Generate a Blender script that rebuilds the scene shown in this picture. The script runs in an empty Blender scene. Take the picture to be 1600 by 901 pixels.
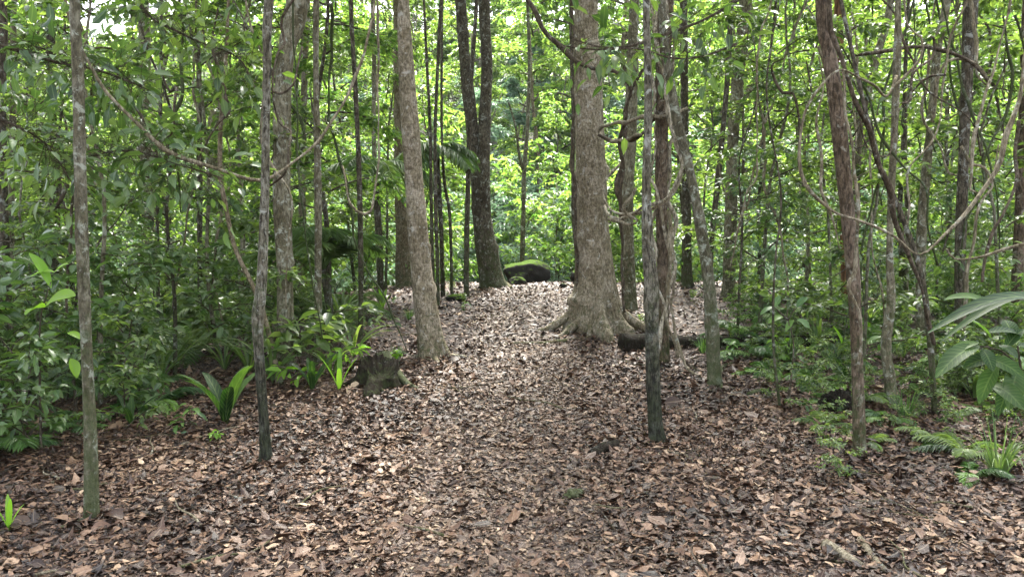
import bpy, math, random
import numpy as np
from mathutils import Vector, noise as mnoise
R = math.radians
C = bpy.context.scene.collection
sc = bpy.context.scene

# ------------------------------------------------------------------ camera, sky, sun, exposure
CAMH = 1.5
F = 1186.0                     # focal length in pixels of a 1600 px wide frame
PITCH = math.atan(50.0 / F)
cam_d = bpy.data.cameras.new('camera'); cam = bpy.data.objects.new('camera', cam_d); C.objects.link(cam)
cam_d.sensor_width = 36; cam_d.lens = 36 * F / 1600; cam_d.clip_end = 500; cam_d.clip_start = 0.05
cam.location = (0, 0, CAMH); cam.rotation_euler = (R(90) - PITCH, 0, 0)
sc.camera = cam

SUN_EL, SUN_AZ = 58.0, 12.0    # azimuth measured from +Y towards +X
world = bpy.data.worlds.new('World'); sc.world = world; world.use_nodes = True
wn = world.node_tree; wn.nodes.clear()
sky = wn.nodes.new('ShaderNodeTexSky'); sky.sky_type = 'NISHITA'; sky.sun_disc = False
sky.sun_elevation = R(SUN_EL); sky.sun_rotation = R(SUN_AZ); sky.air_density = 1.0; sky.dust_density = 4.0; sky.ozone_density = 1.0
hs = wn.nodes.new('ShaderNodeHueSaturation'); hs.inputs['Saturation'].default_value = 0.35
bg = wn.nodes.new('ShaderNodeBackground'); bg.inputs['Strength'].default_value = 0.15
wo = wn.nodes.new('ShaderNodeOutputWorld')
wn.links.new(sky.outputs[0], hs.inputs['Color']); wn.links.new(hs.outputs[0], bg.inputs['Color']); wn.links.new(bg.outputs[0], wo.inputs['Surface'])
sd = bpy.data.lights.new('sun', 'SUN'); sd.energy = 3.7; sd.angle = R(14); sd.color = (1.0, 0.96, 0.88)
so = bpy.data.objects.new('sun', sd); C.objects.link(so)
sv = Vector((math.sin(R(SUN_AZ)) * math.cos(R(SUN_EL)), math.cos(R(SUN_AZ)) * math.cos(R(SUN_EL)), math.sin(R(SUN_EL))))
so.rotation_euler = sv.to_track_quat('Z', 'Y').to_euler(); so.location = (0, 0, 40)

sc.view_settings.view_transform = 'Standard'; sc.view_settings.look = 'None'
sc.view_settings.gamma = 1.0; sc.view_settings.use_curve_mapping = False
sc.view_settings.exposure = 2.95
cy = sc.cycles
cy.max_bounces = 7; cy.diffuse_bounces = 4; cy.glossy_bounces = 2; cy.transmission_bounces = 5; cy.volume_bounces = 0
cy.sample_clamp_indirect = 6.0; cy.caustics_reflective = False; cy.caustics_refractive = False

# ------------------------------------------------------------------ terrain
def sstep(t):
    t = max(0.0, min(1.0, t)); return t * t * (3 - 2 * t)
def terrain(x, y):
    z = 0.93 * sstep((y - 2.6) / 12.2)
    if y > 15.5: z -= 0.9 * sstep((y - 15.5) / 8.0)
    if y > 24: z += 24.0 * sstep((y - 24) / 62.0)
    z -= 0.35 * sstep((-x - 1.2) / 4.0) * sstep((y - 4) / 6.0)
    z += 0.10 * sstep((x - 2.0) / 5.0) * sstep((14 - y) / 6.0)
    z += 0.05 * mnoise.noise(Vector((x * 0.45, y * 0.45, 3.1))) + 0.02 * mnoise.noise(Vector((x * 1.7, y * 1.7, 8.0)))
    return z
def pathx(y): return -0.02 + 0.028 * (y - 3) + 0.13 * math.sin(y * .75 + .6)

def P(px, py, d):              # point seen at a photo pixel, d metres ahead
    a = (px - 800) / F; b = (450.5 - py) / F
    dy = math.cos(PITCH) + b * math.sin(PITCH); dz = -math.sin(PITCH) + b * math.cos(PITCH)
    t = d / dy
    return Vector((a * t, d, CAMH + dz * t))
def G(px, py):                 # ground point seen at a photo pixel
    d = 2.0
    while d < 60:
        p = P(px, py, d)
        if p.z <= terrain(p.x, p.y): return Vector((p.x, p.y, terrain(p.x, p.y)))
        d += 0.02
    return P(px, py, 20)
def gz(x, y): return Vector((x, y, terrain(x, y)))

# ------------------------------------------------------------------ mesh builder
def rng(seed): return np.random.default_rng(seed)
def unit(a): return a / np.maximum(np.linalg.norm(a, axis=-1, keepdims=True), 1e-9)

T_LOW = (np.array([(0, 0, 0), (.42, .5, .10), (1, 0, -.14), (.42, -.5, .10)], float), np.array([(0, 2, 1), (0, 3, 2)]))
T_MID = (np.array([(0, 0, 0), (.33, 0, .0), (.68, 0, -.03), (1, 0, -.16), (.26, .44, .08), (.62, .42, .05), (.26, -.44, .08), (.62, -.42, .05)], float),
         np.array([(0, 1, 4), (1, 2, 5), (1, 5, 4), (2, 3, 5), (0, 6, 1), (1, 7, 2), (1, 6, 7), (2, 7, 3)]))

class MB:
    def __init__(s): s.V = []; s.A = []; s.T = []; s.M = []; s.n = 0
    def add(s, v, t, a, m):
        v = np.asarray(v, float).reshape(-1, 3); t = np.asarray(t, int).reshape(-1, 3); a = np.asarray(a, float).reshape(-1, 3)
        s.V.append(v); s.A.append(a); s.T.append(t + s.n); s.M.append(np.full(len(t), m)); s.n += len(v)
    def leaves(s, p, d, n, L, W, tm, mat=0, rnd=None, curl=None, g=None, rag=0):
        k = len(p)
        if k == 0: return
        d = unit(d); sd_ = unit(np.cross(n, d)); n = np.cross(d, sd_)
        tv, tt = tm
        cz = np.ones(k) if curl is None else curl
        v = (p[:, None, :] + d[:, None, :] * (tv[None, :, 0] * L[:, None])[..., None]
             + sd_[:, None, :] * (tv[None, :, 1] * W[:, None])[..., None]
             + n[:, None, :] * (tv[None, :, 2] * L[:, None] * cz[:, None])[..., None])
        if rag: v = v + np.random.default_rng(k).normal(size=v.shape) * (L[:, None] * rag)[..., None] * (1, 1, .6)
        t = tt[None] + (np.arange(k) * len(tv))[:, None, None]
        r = (g or np.random.default_rng(k)).random(k) if rnd is None else rnd
        a = np.zeros((k, len(tv), 3)); a[..., 0] = tv[None, :, 0]; a[..., 1] = tv[None, :, 1] + .5; a[..., 2] = r[:, None]
        s.add(v, t, a, mat)
    def tube(s, pts, rad, sides=8, mat=1, fn=None, cap=True, rnd=0.5):
        pts = np.asarray(pts, float); rad = np.asarray(rad, float); n = len(pts)
        tan = unit(np.gradient(pts, axis=0))
        ref = np.array((1.0, 0, 0)) if abs(tan[0][0]) < .8 else np.array((0, 1.0, 0))
        u = unit(np.cross(tan[0], ref)[None])[0]; rows = []
        th = np.arange(sides) * 2 * math.pi / sides
        for i in range(n):
            u = u - tan[i] * np.dot(u, tan[i]); u /= max(np.linalg.norm(u), 1e-9); w = np.cross(tan[i], u)
            r = rad[i] * (np.ones(sides) if fn is None else fn(th, i, pts[i]))
            rows.append(pts[i] + np.cos(th)[:, None] * u * r[:, None] + np.sin(th)[:, None] * w * r[:, None])
        v = np.concatenate(rows); f = []
        for i in range(n - 1):
            for j in range(sides):
                a, b = i * sides + j, i * sides + (j + 1) % sides; c_, d_ = a + sides, b + sides
                f += [(a, b, d_), (a, d_, c_)]
        if cap:
            v = np.concatenate([v, pts[:1], pts[-1:]])
            for j in range(sides):
                f.append((n * sides, (j + 1) % sides, j)); f.append((n * sides + 1, (n - 1) * sides + j, (n - 1) * sides + (j + 1) % sides))
        a = np.zeros((len(v), 3)); a[:, 2] = rnd
        s.add(v, f, a, mat)
    def ribbon(s, pts, wid, up=(0, 0, 1), fold=.25, mat=0, rnd=.5):
        pts = np.asarray(pts, float); n = len(pts); tan = unit(np.gradient(pts, axis=0))
        side = unit(np.cross(np.asarray(up, float)[None], tan)); nn = np.cross(tan, side)
        wid = np.asarray(wid, float)[:, None]
        Lv = pts + side * wid * .5 + nn * wid * fold; Rv = pts - side * wid * .5 + nn * wid * fold
        v = np.stack([Lv, pts, Rv], 1).reshape(-1, 3); f = []
        for i in range(n - 1):
            o = i * 3
            f += [(o, o + 1, o + 4), (o, o + 4, o + 3), (o + 1, o + 2, o + 5), (o + 1, o + 5, o + 4)]
        a = np.zeros((n, 3, 3)); a[:, :, 0] = np.linspace(0, 1, n)[:, None]; a[:, :, 1] = (0, .5, 1); a[:, :, 2] = rnd
        s.add(v, f, a, mat)
    def mesh(s, name, mats, origin=(0, 0, 0)):
        v = np.concatenate(s.V) - np.asarray(origin, float); t = np.concatenate(s.T); a = np.concatenate(s.A); m = np.concatenate(s.M)
        me = bpy.data.meshes.new(name)
        me.vertices.add(len(v)); me.vertices.foreach_set('co', v.astype(np.float32).ravel())
        me.loops.add(len(t) * 3); me.loops.foreach_set('vertex_index', t.astype(np.int32).ravel())
        me.polygons.add(len(t)); me.polygons.foreach_set('loop_start', (np.arange(len(t)) * 3).astype(np.int32))
        me.polygons.foreach_set('material_index', m.astype(np.int32))
        at = me.attributes.new('leaf', 'FLOAT_VECTOR', 'POINT'); at.data.foreach_set('vector', a.astype(np.float32).ravel())
        for q in mats: me.materials.append(q)
        me.update(calc_edges=True); me.shade_smooth()
        return me
    def build(s, name, mats, parent=None, origin=(0, 0, 0)):
        o = bpy.data.objects.new(name, s.mesh(name, mats, origin)); C.objects.link(o)
        if parent is not None: o.parent = parent
        else: o.location = origin
        return o

def tag(o, label, cat, group=None):
    o['label'] = label; o['category'] = cat
    if group: o['group'] = group
    return o
def thing(name, label, cat, loc, group=None, rz=0, s=1):
    o = bpy.data.objects.new(name, None); C.objects.link(o); o.location = loc; o.rotation_euler = (0, 0, rz); o.scale = (s, s, s)
    return tag(o, label, cat, group)
def copy_tree(o, label, loc, rz=0, s=1, group=None, tilt=0):
    r = o.copy(); C.objects.link(r); r.location = loc; r.rotation_euler = (tilt, 0, rz); r.scale = (s, s, s); r['label'] = label
    if group: r['group'] = group
    for ch in list(o.children):
        c = ch.copy(); C.objects.link(c); c.parent = r
    return r
class Proto:                    # first use moves the thing itself, later uses copy it
    def __init__(s, o): s.o = o; s.used = False
    def put(s, label, loc, rz=0, sc_=1, group=None, tilt=0):
        if not s.used:
            s.used = True; s.o.location = loc; s.o.rotation_euler = (tilt, 0, rz); s.o.scale = (sc_,) * 3; s.o['label'] = label
            if group: s.o['group'] = group
            return s.o
        return copy_tree(s.o, label, loc, rz, sc_, group, tilt)
    def drop(s):
        if not s.used:
            for ch in list(s.o.children): bpy.data.objects.remove(ch)
            bpy.data.objects.remove(s.o)

def smooth(pts, step=0.12):    # Catmull-Rom through points, resampled
    pts = [np.array(p, float) for p in pts]
    if len(pts) == 2: pts = [pts[0], (pts[0] + pts[1]) / 2, pts[1]]
    q = [2 * pts[0] - pts[1]] + pts + [2 * pts[-1] - pts[-2]]; out = []
    for i in range(1, len(q) - 2):
        p0, p1, p2, p3 = q[i - 1], q[i], q[i + 1], q[i + 2]
        n = max(2, int(np.linalg.norm(p2 - p1) / step))
        for k in range(n):
            t = k / n
            out.append((i - 1 + t, 0.5 * ((2 * p1) + (-p0 + p2) * t + (2 * p0 - 5 * p1 + 4 * p2 - p3) * t * t + (-p0 + 3 * p1 - 3 * p2 + p3) * t ** 3)))
    out.append((len(pts) - 1, pts[-1]))
    return np.array([o[0] for o in out]), np.array([o[1] for o in out])

# ------------------------------------------------------------------ materials
def nodes(name):
    m = bpy.data.materials.new(name); m.use_nodes = True; nt = m.node_tree; nt.nodes.clear()
    out = nt.nodes.new('ShaderNodeOutputMaterial'); return m, nt, out
def N(nt, t, **kw):
    n = nt.nodes.new(t)
    for k, v in kw.items():
        if k in ('op',): n.operation = v
        elif hasattr(n, k): setattr(n, k, v)
        else: n.inputs[k.replace('_', ' ')].default_value = v
    return n
def ramp(nt, fac, stops, interp='LINEAR'):
    r = nt.nodes.new('ShaderNodeValToRGB'); r.color_ramp.interpolation = interp; e = r.color_ramp.elements
    while len(e) > 1: e.remove(e[0])
    e[0].position = stops[0][0]; e[0].color = (*stops[0][1], 1)
    for p_, c_ in stops[1:]:
        q = e.new(p_); q.color = (*c_, 1)
    nt.links.new(fac, r.inputs[0]); return r
def math_(nt, op, a, b=None, clamp=False):
    n = nt.nodes.new('ShaderNodeMath'); n.operation = op; n.use_clamp = clamp
    for i, x in enumerate((a, b)):
        if x is None: continue
        if isinstance(x, (int, float)): n.inputs[i].default_value = x
        else: nt.links.new(x, n.inputs[i])
    return n.outputs[0]
def mixc(nt, fac, a, b, mode='MIX'):
    n = nt.nodes.new('ShaderNodeMix'); n.data_type = 'RGBA'; n.blend_type = mode
    for i, x in ((0, fac), (6, a), (7, b)):
        if isinstance(x, (int, float)): n.inputs[i].default_value = x
        elif isinstance(x, tuple): n.inputs[i].default_value = (*x, 1)
        else: nt.links.new(x, n.inputs[i])
    return n.outputs[2]
def vmul(nt, v, s):
    n = nt.nodes.new('ShaderNodeMapping'); n.inputs['Scale'].default_value = s; nt.links.new(v, n.inputs['Vector']); return n.outputs[0]
def noi(nt, v, scale, detail=3, rough=.55, dist=0):
    n = nt.nodes.new('ShaderNodeTexNoise'); n.inputs['Scale'].default_value = scale; n.inputs['Detail'].default_value = detail
    n.inputs['Roughness'].default_value = rough; n.inputs['Distortion'].default_value = dist
    if v is not None: nt.links.new(v, n.inputs['Vector'])
    return n.outputs[0]
def bump(nt, h, strength=.5, dist=.02):
    b = nt.nodes.new('ShaderNodeBump'); b.inputs['Strength'].default_value = strength; b.inputs['Distance'].default_value = dist
    nt.links.new(h, b.inputs['Height']); return b.outputs[0]

def leaf_mat(name, cols, trans, tcol_gain=(1.5, 1.7, .7), rough=.45, spec=.35, vein=True):
    """cols: dark .. light stops by per-leaf random value; trans: share of light let through."""
    m, nt, out = nodes(name); L = nt.links
    at = N(nt, 'ShaderNodeAttribute', attribute_name='leaf'); sx = nt.nodes.new('ShaderNodeSeparateXYZ'); L.new(at.outputs['Vector'], sx.inputs[0])
    oi = nt.nodes.new('ShaderNodeObjectInfo')
    r = math_(nt, 'ADD', sx.outputs[2], math_(nt, 'MULTIPLY', math_(nt, 'SUBTRACT', oi.outputs['Random'], .5), .35), True)
    k = len(cols); rp = ramp(nt, r, [(i / (k - 1), c_) for i, c_ in enumerate(cols)])
    col = rp.outputs[0]
    if vein:
        v = math_(nt, 'ABSOLUTE', math_(nt, 'SUBTRACT', sx.outputs[1], .5))
        mid = math_(nt, 'SUBTRACT', 1, math_(nt, 'MULTIPLY', v, 14), True)
        col = mixc(nt, math_(nt, 'MULTIPLY', mid, .45), col, (.18, .26, .10))
        if vein == 2:
            sw = math_(nt, 'SINE', math_(nt, 'MULTIPLY', math_(nt, 'SUBTRACT', sx.outputs[0], math_(nt, 'MULTIPLY', v, .35)), 62.0))
            col = mixc(nt, math_(nt, 'MULTIPLY', math_(nt, 'SUBTRACT', sw, .72, True), 1.6), col, (.13, .20, .07))
            tcl = nt.nodes.new('ShaderNodeTexCoord'); bl = noi(nt, tcl.outputs['Object'], 26, 5, .75)
            col = mixc(nt, ramp(nt, bl, [(.62, (0, 0, 0)), (.70, (.7,) * 3)]).outputs[0], col, (.10, .085, .03))
            col = mixc(nt, 1.0, col, ramp(nt, noi(nt, tcl.outputs['Object'], 9, 3, .6), [(.3, (.6, .65, .6)), (.7, (1.15, 1.1, 1))]).outputs[0], 'MULTIPLY')
    p = nt.nodes.new('ShaderNodeBsdfPrincipled'); p.inputs['Roughness'].default_value = rough
    p.inputs['Specular IOR Level'].default_value = spec; L.new(col, p.inputs['Base Color'])
    t = nt.nodes.new('ShaderNodeBsdfTranslucent'); tc = mixc(nt, 1.0, col, tcol_gain, 'MULTIPLY'); L.new(tc, t.inputs['Color'])
    mx = nt.nodes.new('ShaderNodeMixShader'); mx.inputs[0].default_value = trans
    L.new(p.outputs[0], mx.inputs[1]); L.new(t.outputs[0], mx.inputs[2]); L.new(mx.outputs[0], out.inputs[0])
    return m

def bark_mat(name, c1, c2, lichen=.4, lcol=(.36, .38, .32), moss=0.3, mcol=(.05, .075, .02), stretch=.45, dark=.3, ring=.0, mossh=2.0, foot=0):
    m, nt, out = nodes(name); L = nt.links
    tc = nt.nodes.new('ShaderNodeTexCoord'); ob = tc.outputs['Object']; oi = nt.nodes.new('ShaderNodeObjectInfo')
    ad = nt.nodes.new('ShaderNodeVectorMath'); ad.operation = 'ADD'; L.new(ob, ad.inputs[0])
    cmb = nt.nodes.new('ShaderNodeCombineXYZ'); rr = math_(nt, 'MULTIPLY', oi.outputs['Random'], 40); L.new(rr, cmb.inputs[0]); L.new(rr, cmb.inputs[2]); L.new(cmb.outputs[0], ad.inputs[1])
    v = ad.outputs[0]; vs = vmul(nt, v, (1, 1, stretch))
    fine = noi(nt, vs, 45, 6, .65); big = noi(nt, v, 3.2, 3, .6)
    fr_ = ramp(nt, fine, [(.34, (0, 0, 0)), (.66, (1, 1, 1))]).outputs[0]
    col = mixc(nt, fr_, mixc(nt, 1.0, c1, (.75, .74, .72), 'MULTIPLY'), mixc(nt, 1.0, c2, (1.2, 1.2, 1.2), 'MULTIPLY'))
    blo = noi(nt, vmul(nt, v, (1, 1, .7)), 7.5, 4, .7, .8); col = mixc(nt, ramp(nt, blo, [(.47, (0, 0, 0)), (.53, (.8,) * 3)]).outputs[0], col, mixc(nt, 1.0, col, (.58, .56, .48), 'MULTIPLY'))
    spk = noi(nt, v, 130, 3, .7); col = mixc(nt, ramp(nt, spk, [(.30, (.55,) * 3), (.42, (0, 0, 0))]).outputs[0], col, (.03, .026, .02))
    col = mixc(nt, ramp(nt, big, [(.3, (0, 0, 0)), (.7, (1, 1, 1))]).outputs[0], col, mixc(nt, 1.0, col, (.62, .60, .55), 'MULTIPLY'))
    cr = noi(nt, vmul(nt, v, (1, 1, stretch * .5)), 60, 4, .7)
    col = mixc(nt, ramp(nt, cr, [(.50, (0, 0, 0)), (.60, (min(1, dark * 1.5),) * 3)]).outputs[0], col, (.02, .017, .012))
    li = noi(nt, v, 11, 5, .7, .6); lif = ramp(nt, li, [(.62 - .14 * lichen, (0, 0, 0)), (.68 - .1 * lichen, (min(1, .35 + lichen),) * 3)]).outputs[0]
    col = mixc(nt, lif, col, lcol)
    sx = nt.nodes.new('ShaderNodeSeparateXYZ'); L.new(ob, sx.inputs[0])
    mo = noi(nt, v, 14, 7, .8); hgt = math_(nt, 'SUBTRACT', 1, math_(nt, 'DIVIDE', sx.outputs[2], mossh))
    mf = math_(nt, 'ADD', mo, math_(nt, 'MULTIPLY', hgt, .22))
    col = mixc(nt, ramp(nt, mf, [(.66 - .25 * moss, (0, 0, 0)), (.80 - .2 * moss, (.72,) * 3)]).outputs[0], col, mixc(nt, spk, (.02, .03, .01), mcol))
    if foot:
        ff = math_(nt, 'SUBTRACT', math_(nt, 'ADD', mo, li), math_(nt, 'MULTIPLY', sx.outputs[2], 1.0 / foot)); ff = math_(nt, 'ADD', ff, math_(nt, 'MULTIPLY', big, .7)); col = mixc(nt, ramp(nt, ff, [(.42, (0, 0, 0)), (.75, (.85,) * 3)]).outputs[0], col, mixc(nt, ramp(nt, cr, [(.45, (0, 0, 0)), (.55, (1, 1, 1))]).outputs[0], (.03, .034, .02), (.010, .009, .008)))
    p = nt.nodes.new('ShaderNodeBsdfPrincipled'); p.inputs['Roughness'].default_value = .9; p.inputs['Specular IOR Level'].default_value = .1
    L.new(col, p.inputs['Base Color'])
    h = math_(nt, 'ADD', math_(nt, 'MULTIPLY', fine, .6), math_(nt, 'MULTIPLY', math_(nt, 'SUBTRACT', 1, cr), .5))
    h = math_(nt, 'ADD', h, math_(nt, 'MULTIPLY', li, .4))
    if ring > 0:
        h = math_(nt, 'ADD', h, math_(nt, 'MULTIPLY', noi(nt, vmul(nt, v, (.6, .6, 9)), 6, 3, .6), ring))
    L.new(bump(nt, h, 1.0, .03), p.inputs['Normal']); L.new(p.outputs[0], out.inputs[0])
    return m

def litter_mat(name, cols):
    m, nt, out = nodes(name); L = nt.links
    at = N(nt, 'ShaderNodeAttribute', attribute_name='leaf'); sx = nt.nodes.new('ShaderNodeSeparateXYZ'); L.new(at.outputs['Vector'], sx.inputs[0])
    k = len(cols); col = ramp(nt, sx.outputs[2], [(i / (k - 1), c_) for i, c_ in enumerate(cols)]).outputs[0]
    tc = nt.nodes.new('ShaderNodeTexCoord'); n1 = noi(nt, tc.outputs['Object'], 55, 4, .7)
    col = mixc(nt, ramp(nt, n1, [(.42, (0, 0, 0)), (.7, (.75,) * 3)]).outputs[0], col, mixc(nt, 1.0, col, (.38, .33, .30), 'MULTIPLY'))
    v = math_(nt, 'ABSOLUTE', math_(nt, 'SUBTRACT', sx.outputs[1], .5)); mid = math_(nt, 'SUBTRACT', 1, math_(nt, 'MULTIPLY', v, 18), True)
    col = mixc(nt, math_(nt, 'MULTIPLY', mid, .4), col, (.30, .22, .15))
    p = nt.nodes.new('ShaderNodeBsdfPrincipled'); p.inputs['Roughness'].default_value = .5; p.inputs['Specular IOR Level'].default_value = .3
    L.new(col, p.inputs['Base Color']); L.new(bump(nt, n1, .5, .006), p.inputs['Normal']); L.new(p.outputs[0], out.inputs[0])
    return m

def ground_mat(name, a, b, c):
    m, nt, out = nodes(name); L = nt.links
    tc = nt.nodes.new('ShaderNodeTexCoord'); o = tc.outputs['Object']
    vo = nt.nodes.new('ShaderNodeTexVoronoi'); vo.inputs['Scale'].default_value = 26; vo.inputs['Randomness'].default_value = 1; L.new(noiv(nt, o), vo.inputs['Vector'])
    sx = nt.nodes.new('ShaderNodeSeparateColor'); L.new(vo.outputs['Color'], sx.inputs[0])
    col = ramp(nt, sx.outputs[0], [(0, a), (.5, b), (1, c)]).outputs[0]
    n = noi(nt, o, 60, 5, .7); col = mixc(nt, ramp(nt, n, [(.4, (0, 0, 0)), (.65, (1, 1, 1))]).outputs[0], mixc(nt, 1.0, col, (.35, .3, .28), 'MULTIPLY'), col)
    p = nt.nodes.new('ShaderNodeBsdfPrincipled'); p.inputs['Roughness'].default_value = .8; L.new(col, p.inputs['Base Color'])
    h = math_(nt, 'ADD', math_(nt, 'MULTIPLY', vo.outputs['Distance'], 1.2), n)
    L.new(bump(nt, h, .8, .03), p.inputs['Normal']); L.new(p.outputs[0], out.inputs[0]); return m
def noiv(nt, o):
    n = nt.nodes.new('ShaderNodeTexNoise'); n.inputs['Scale'].default_value = 9; nt.links.new(o, n.inputs['Vector'])
    a = nt.nodes.new('ShaderNodeVectorMath'); a.operation = 'MULTIPLY_ADD'; nt.links.new(n.outputs['Color'], a.inputs[0]); a.inputs[1].default_value = (.15, .15, .15); nt.links.new(o, a.inputs[2])
    return a.outputs[0]

LF_BRIGHT = leaf_mat('leaf_sunny_green', [(.035, .085, .02), (.075, .145, .035), (.12, .20, .045), (.20, .27, .08)], .55, (1.65, 1.7, .95))
LF_MID = leaf_mat('leaf_mid_green', [(.03, .06, .018), (.06, .105, .028), (.10, .155, .045), (.17, .23, .075)], .52, (1.8, 1.9, .8), rough=.36, spec=.6)
LF_DARK = leaf_mat('leaf_deep_green', [(.030, .066, .020), (.055, .105, .032), (.09, .155, .05), (.11, .16, .06)], .4, (1.7, 1.8, .8), rough=.36, spec=.6)
LF_HAZE = leaf_mat('leaf_haze_tinted_green', [(.06, .12, .08), (.11, .18, .13), (.18, .26, .20), (.30, .37, .31)], .35, (1.2, 1.4, 1.0), rough=.4, spec=.5)  # pale blue of distant haze is put into this leaf colour
LF_STRAP = leaf_mat('leaf_strap_green', [(.03, .075, .02), (.05, .11, .03), (.09, .17, .04), (.14, .24, .05)], .35, rough=.35, spec=.5)
LF_BROAD = leaf_mat('leaf_broad_green', [(.012, .036, .010), (.022, .056, .014), (.04, .085, .02), (.07, .13, .03)], .42, (1.7, 1.9, .8), rough=.5, spec=.22, vein=2)
LF_LIME = leaf_mat('leaf_lime_green', [(.12, .24, .03), (.16, .30, .035), (.20, .34, .04)], .5)
LF_PALM = leaf_mat('leaf_palm_green', [(.045, .085, .03), (.07, .12, .04), (.10, .155, .055), (.15, .20, .08)], .35, rough=.5, spec=.3)

BK_GREY = bark_mat('bark_grey', (.145, .13, .09), (.28, .26, .19), .45, moss=.1)
BK_BIG = bark_mat('bark_buttress', (.22, .185, .135), (.40, .35, .265), .3, (.46, .45, .40), moss=-.1, dark=.28, stretch=.6, ring=.5)
BK_TAN = bark_mat('bark_tan', (.17, .135, .09), (.30, .25, .18), .2, moss=.15, stretch=.5, ring=.4)
BK_DARK = bark_mat('bark_dark', (.07, .06, .045), (.15, .13, .10), .45, (.27, .28, .25), moss=.3, dark=.6)
BK_MOSS = bark_mat('bark_mossy', (.11, .10, .07), (.21, .20, .15), .5, (.30, .32, .26), moss=.5, mcol=(.075, .095, .035), mossh=1.6)
BK_FOOT = bark_mat('bark_black_foot', (.12, .11, .085), (.22, .21, .17), .5, (.30, .31, .27), moss=.2, dark=.6, foot=1.0)
BK_RED = bark_mat('bark_red', (.095, .07, .05), (.20, .155, .115), .25, (.28, .27, .22), moss=.1, dark=.5)
BK_LIANA = bark_mat('bark_liana', (.20, .17, .12), (.34, .30, .22), .3, moss=-.9, stretch=.4, dark=.4, mossh=1000)
BK_LIANAP = bark_mat('bark_liana_pale', (.30, .27, .20), (.50, .45, .35), .3, (.5, .5, .44), moss=-.9, stretch=.4, dark=.5, mossh=1000)
BK_LIANAD = bark_mat('bark_liana_dark', (.07, .055, .04), (.15, .12, .09), .2, moss=-.6, dark=.4, mossh=1000)
BK_TWIG = bark_mat('bark_twig', (.06, .05, .035), (.13, .11, .08), .2, moss=-.8, mossh=1000)
BK_LOG = bark_mat('bark_rotten', (.006, .005, .004), (.028, .021, .015), .0, moss=-.35, mcol=(.03, .045, .014), dark=.8, mossh=6)
BK_STUMP = bark_mat('bark_stump', (.007, .005, .004), (.032, .024, .016), .1, moss=-.15, mcol=(.05, .07, .02), dark=.8, stretch=.12, mossh=3)
WOOD_RAW = bark_mat('wood_reddish', (.20, .10, .06), (.30, .17, .10), -.5, moss=-1, dark=.4, stretch=.1)

LITTER = litter_mat('fallen_leaf_brown', [(.009, .005, .003), (.024, .011, .006), (.055, .027, .015), (.10, .054, .031), (.155, .090, .053), (.235, .150, .092), (.40, .30, .195)])
LITTER_PALE = litter_mat('fallen_leaf_pale', [(.02, .012, .008), (.07, .042, .025), (.12, .078, .048), (.165, .11, .07), (.215, .15, .098), (.32, .24, .16)])
SOIL = ground_mat('forest_soil', (.035, .022, .015), (.07, .045, .032), (.13, .085, .06))
SOIL_PATH = ground_mat('trodden_soil', (.07, .05, .036), (.14, .10, .075), (.24, .185, .145))
HILL = ground_mat('hill_soil', (.03, .04, .015), (.05, .06, .02), (.07, .08, .03))
MATS = None
#@@ GROUND
# ------------------------------------------------------------------ ground
def sheet(name, xs, ys, mat, zoff=0, xf=None):
    mb = MB(); nx, ny = len(xs), len(ys); v = []
    for y in ys:
        for x in xs:
            X = x if xf is None else xf(x, y); v.append((X, y, terrain(X, y) + zoff))
    f = []
    for j in range(ny - 1):
        for i in range(nx - 1):
            a = j * nx + i; f += [(a, a + 1, a + nx + 1), (a, a + nx + 1, a + nx)]
    mb.add(v, f, np.zeros((len(v), 3)), 0); o = mb.build(name, [mat]); o['kind'] = 'structure'; return o
def spaced(a, b, mid, fine, coarse):
    out = [a]
    while out[-1] < b:
        out.append(out[-1] + (fine if mid[0] <= out[-1] < mid[1] else coarse))
    return out
sheet('ground', spaced(-90, 90, (-12, 12), .15, 3), spaced(-30, 130, (1, 26), .15, 2), SOIL)
sheet('hillside', spaced(-90, 90, (-60, 60), 1.5, 5), spaced(25, 120, (25, 100), 1.5, 5), HILL, .03)
sheet('path', np.linspace(-1, 1, 13), np.linspace(-4, 16.5, 150), SOIL_PATH, .005,
      lambda x, y: pathx(y) + x * (.62 + .08 * mnoise.noise(Vector((y * .8, x, 0)))))

def litter(name, n, seed, yr, size, mat, tm, inpath=None, lift=.012, dens=None, tilt=.42):
    g = rng(seed); P_, D_, N_, L_, W_, C_ = [], [], [], [], [], []
    a, b = yr
    k = 0
    while k < n:
        y = math.sqrt(g.random() * (b * b - a * a) + a * a); hw = .76 * y + .8; x = (g.random() * 2 - 1) * hw
        dx = abs(x - pathx(y))
        if inpath is True:
            if dx > .75 * (1 + .5 * g.normal() * .5): continue
        elif inpath is False:
            if dx < .55 and g.random() < .72: continue
        k += 1
        z = terrain(x, y)
        az = g.random() * 6.283; dn = np.array((g.normal() * tilt, g.normal() * tilt, 1.0)); dd = np.array((math.cos(az), math.sin(az), g.normal() * tilt * .6))
        l = size * math.exp(g.normal() * .42)
        l = min(l, size * 2.6, .15)
        P_.append((x, y, z + lift * g.random() + .006)); D_.append(dd); N_.append(dn); L_.append(l); W_.append(l * g.uniform(.32, .72)); C_.append(g.normal() * 1.0)
    mb = MB(); low = np.array([mnoise.noise(Vector((p[0] * .9, p[1] * .9, 2))) + .6 * mnoise.noise(Vector((p[0] * 3.1, p[1] * 3.1, 9))) for p in P_])
    r = np.clip(g.beta(1.25, 2.0, n) + .20 * low, 0, 1)
    mb.leaves(np.array(P_), np.array(D_), np.array(N_), np.array(L_), np.array(W_), tm, 0, r, np.array(C_), rag=.055)
    o = mb.build(name, [mat]); o['kind'] = 'stuff'; o['label'] = 'brown fallen leaves covering the forest floor'; o['category'] = 'leaf litter'
    return o
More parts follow.
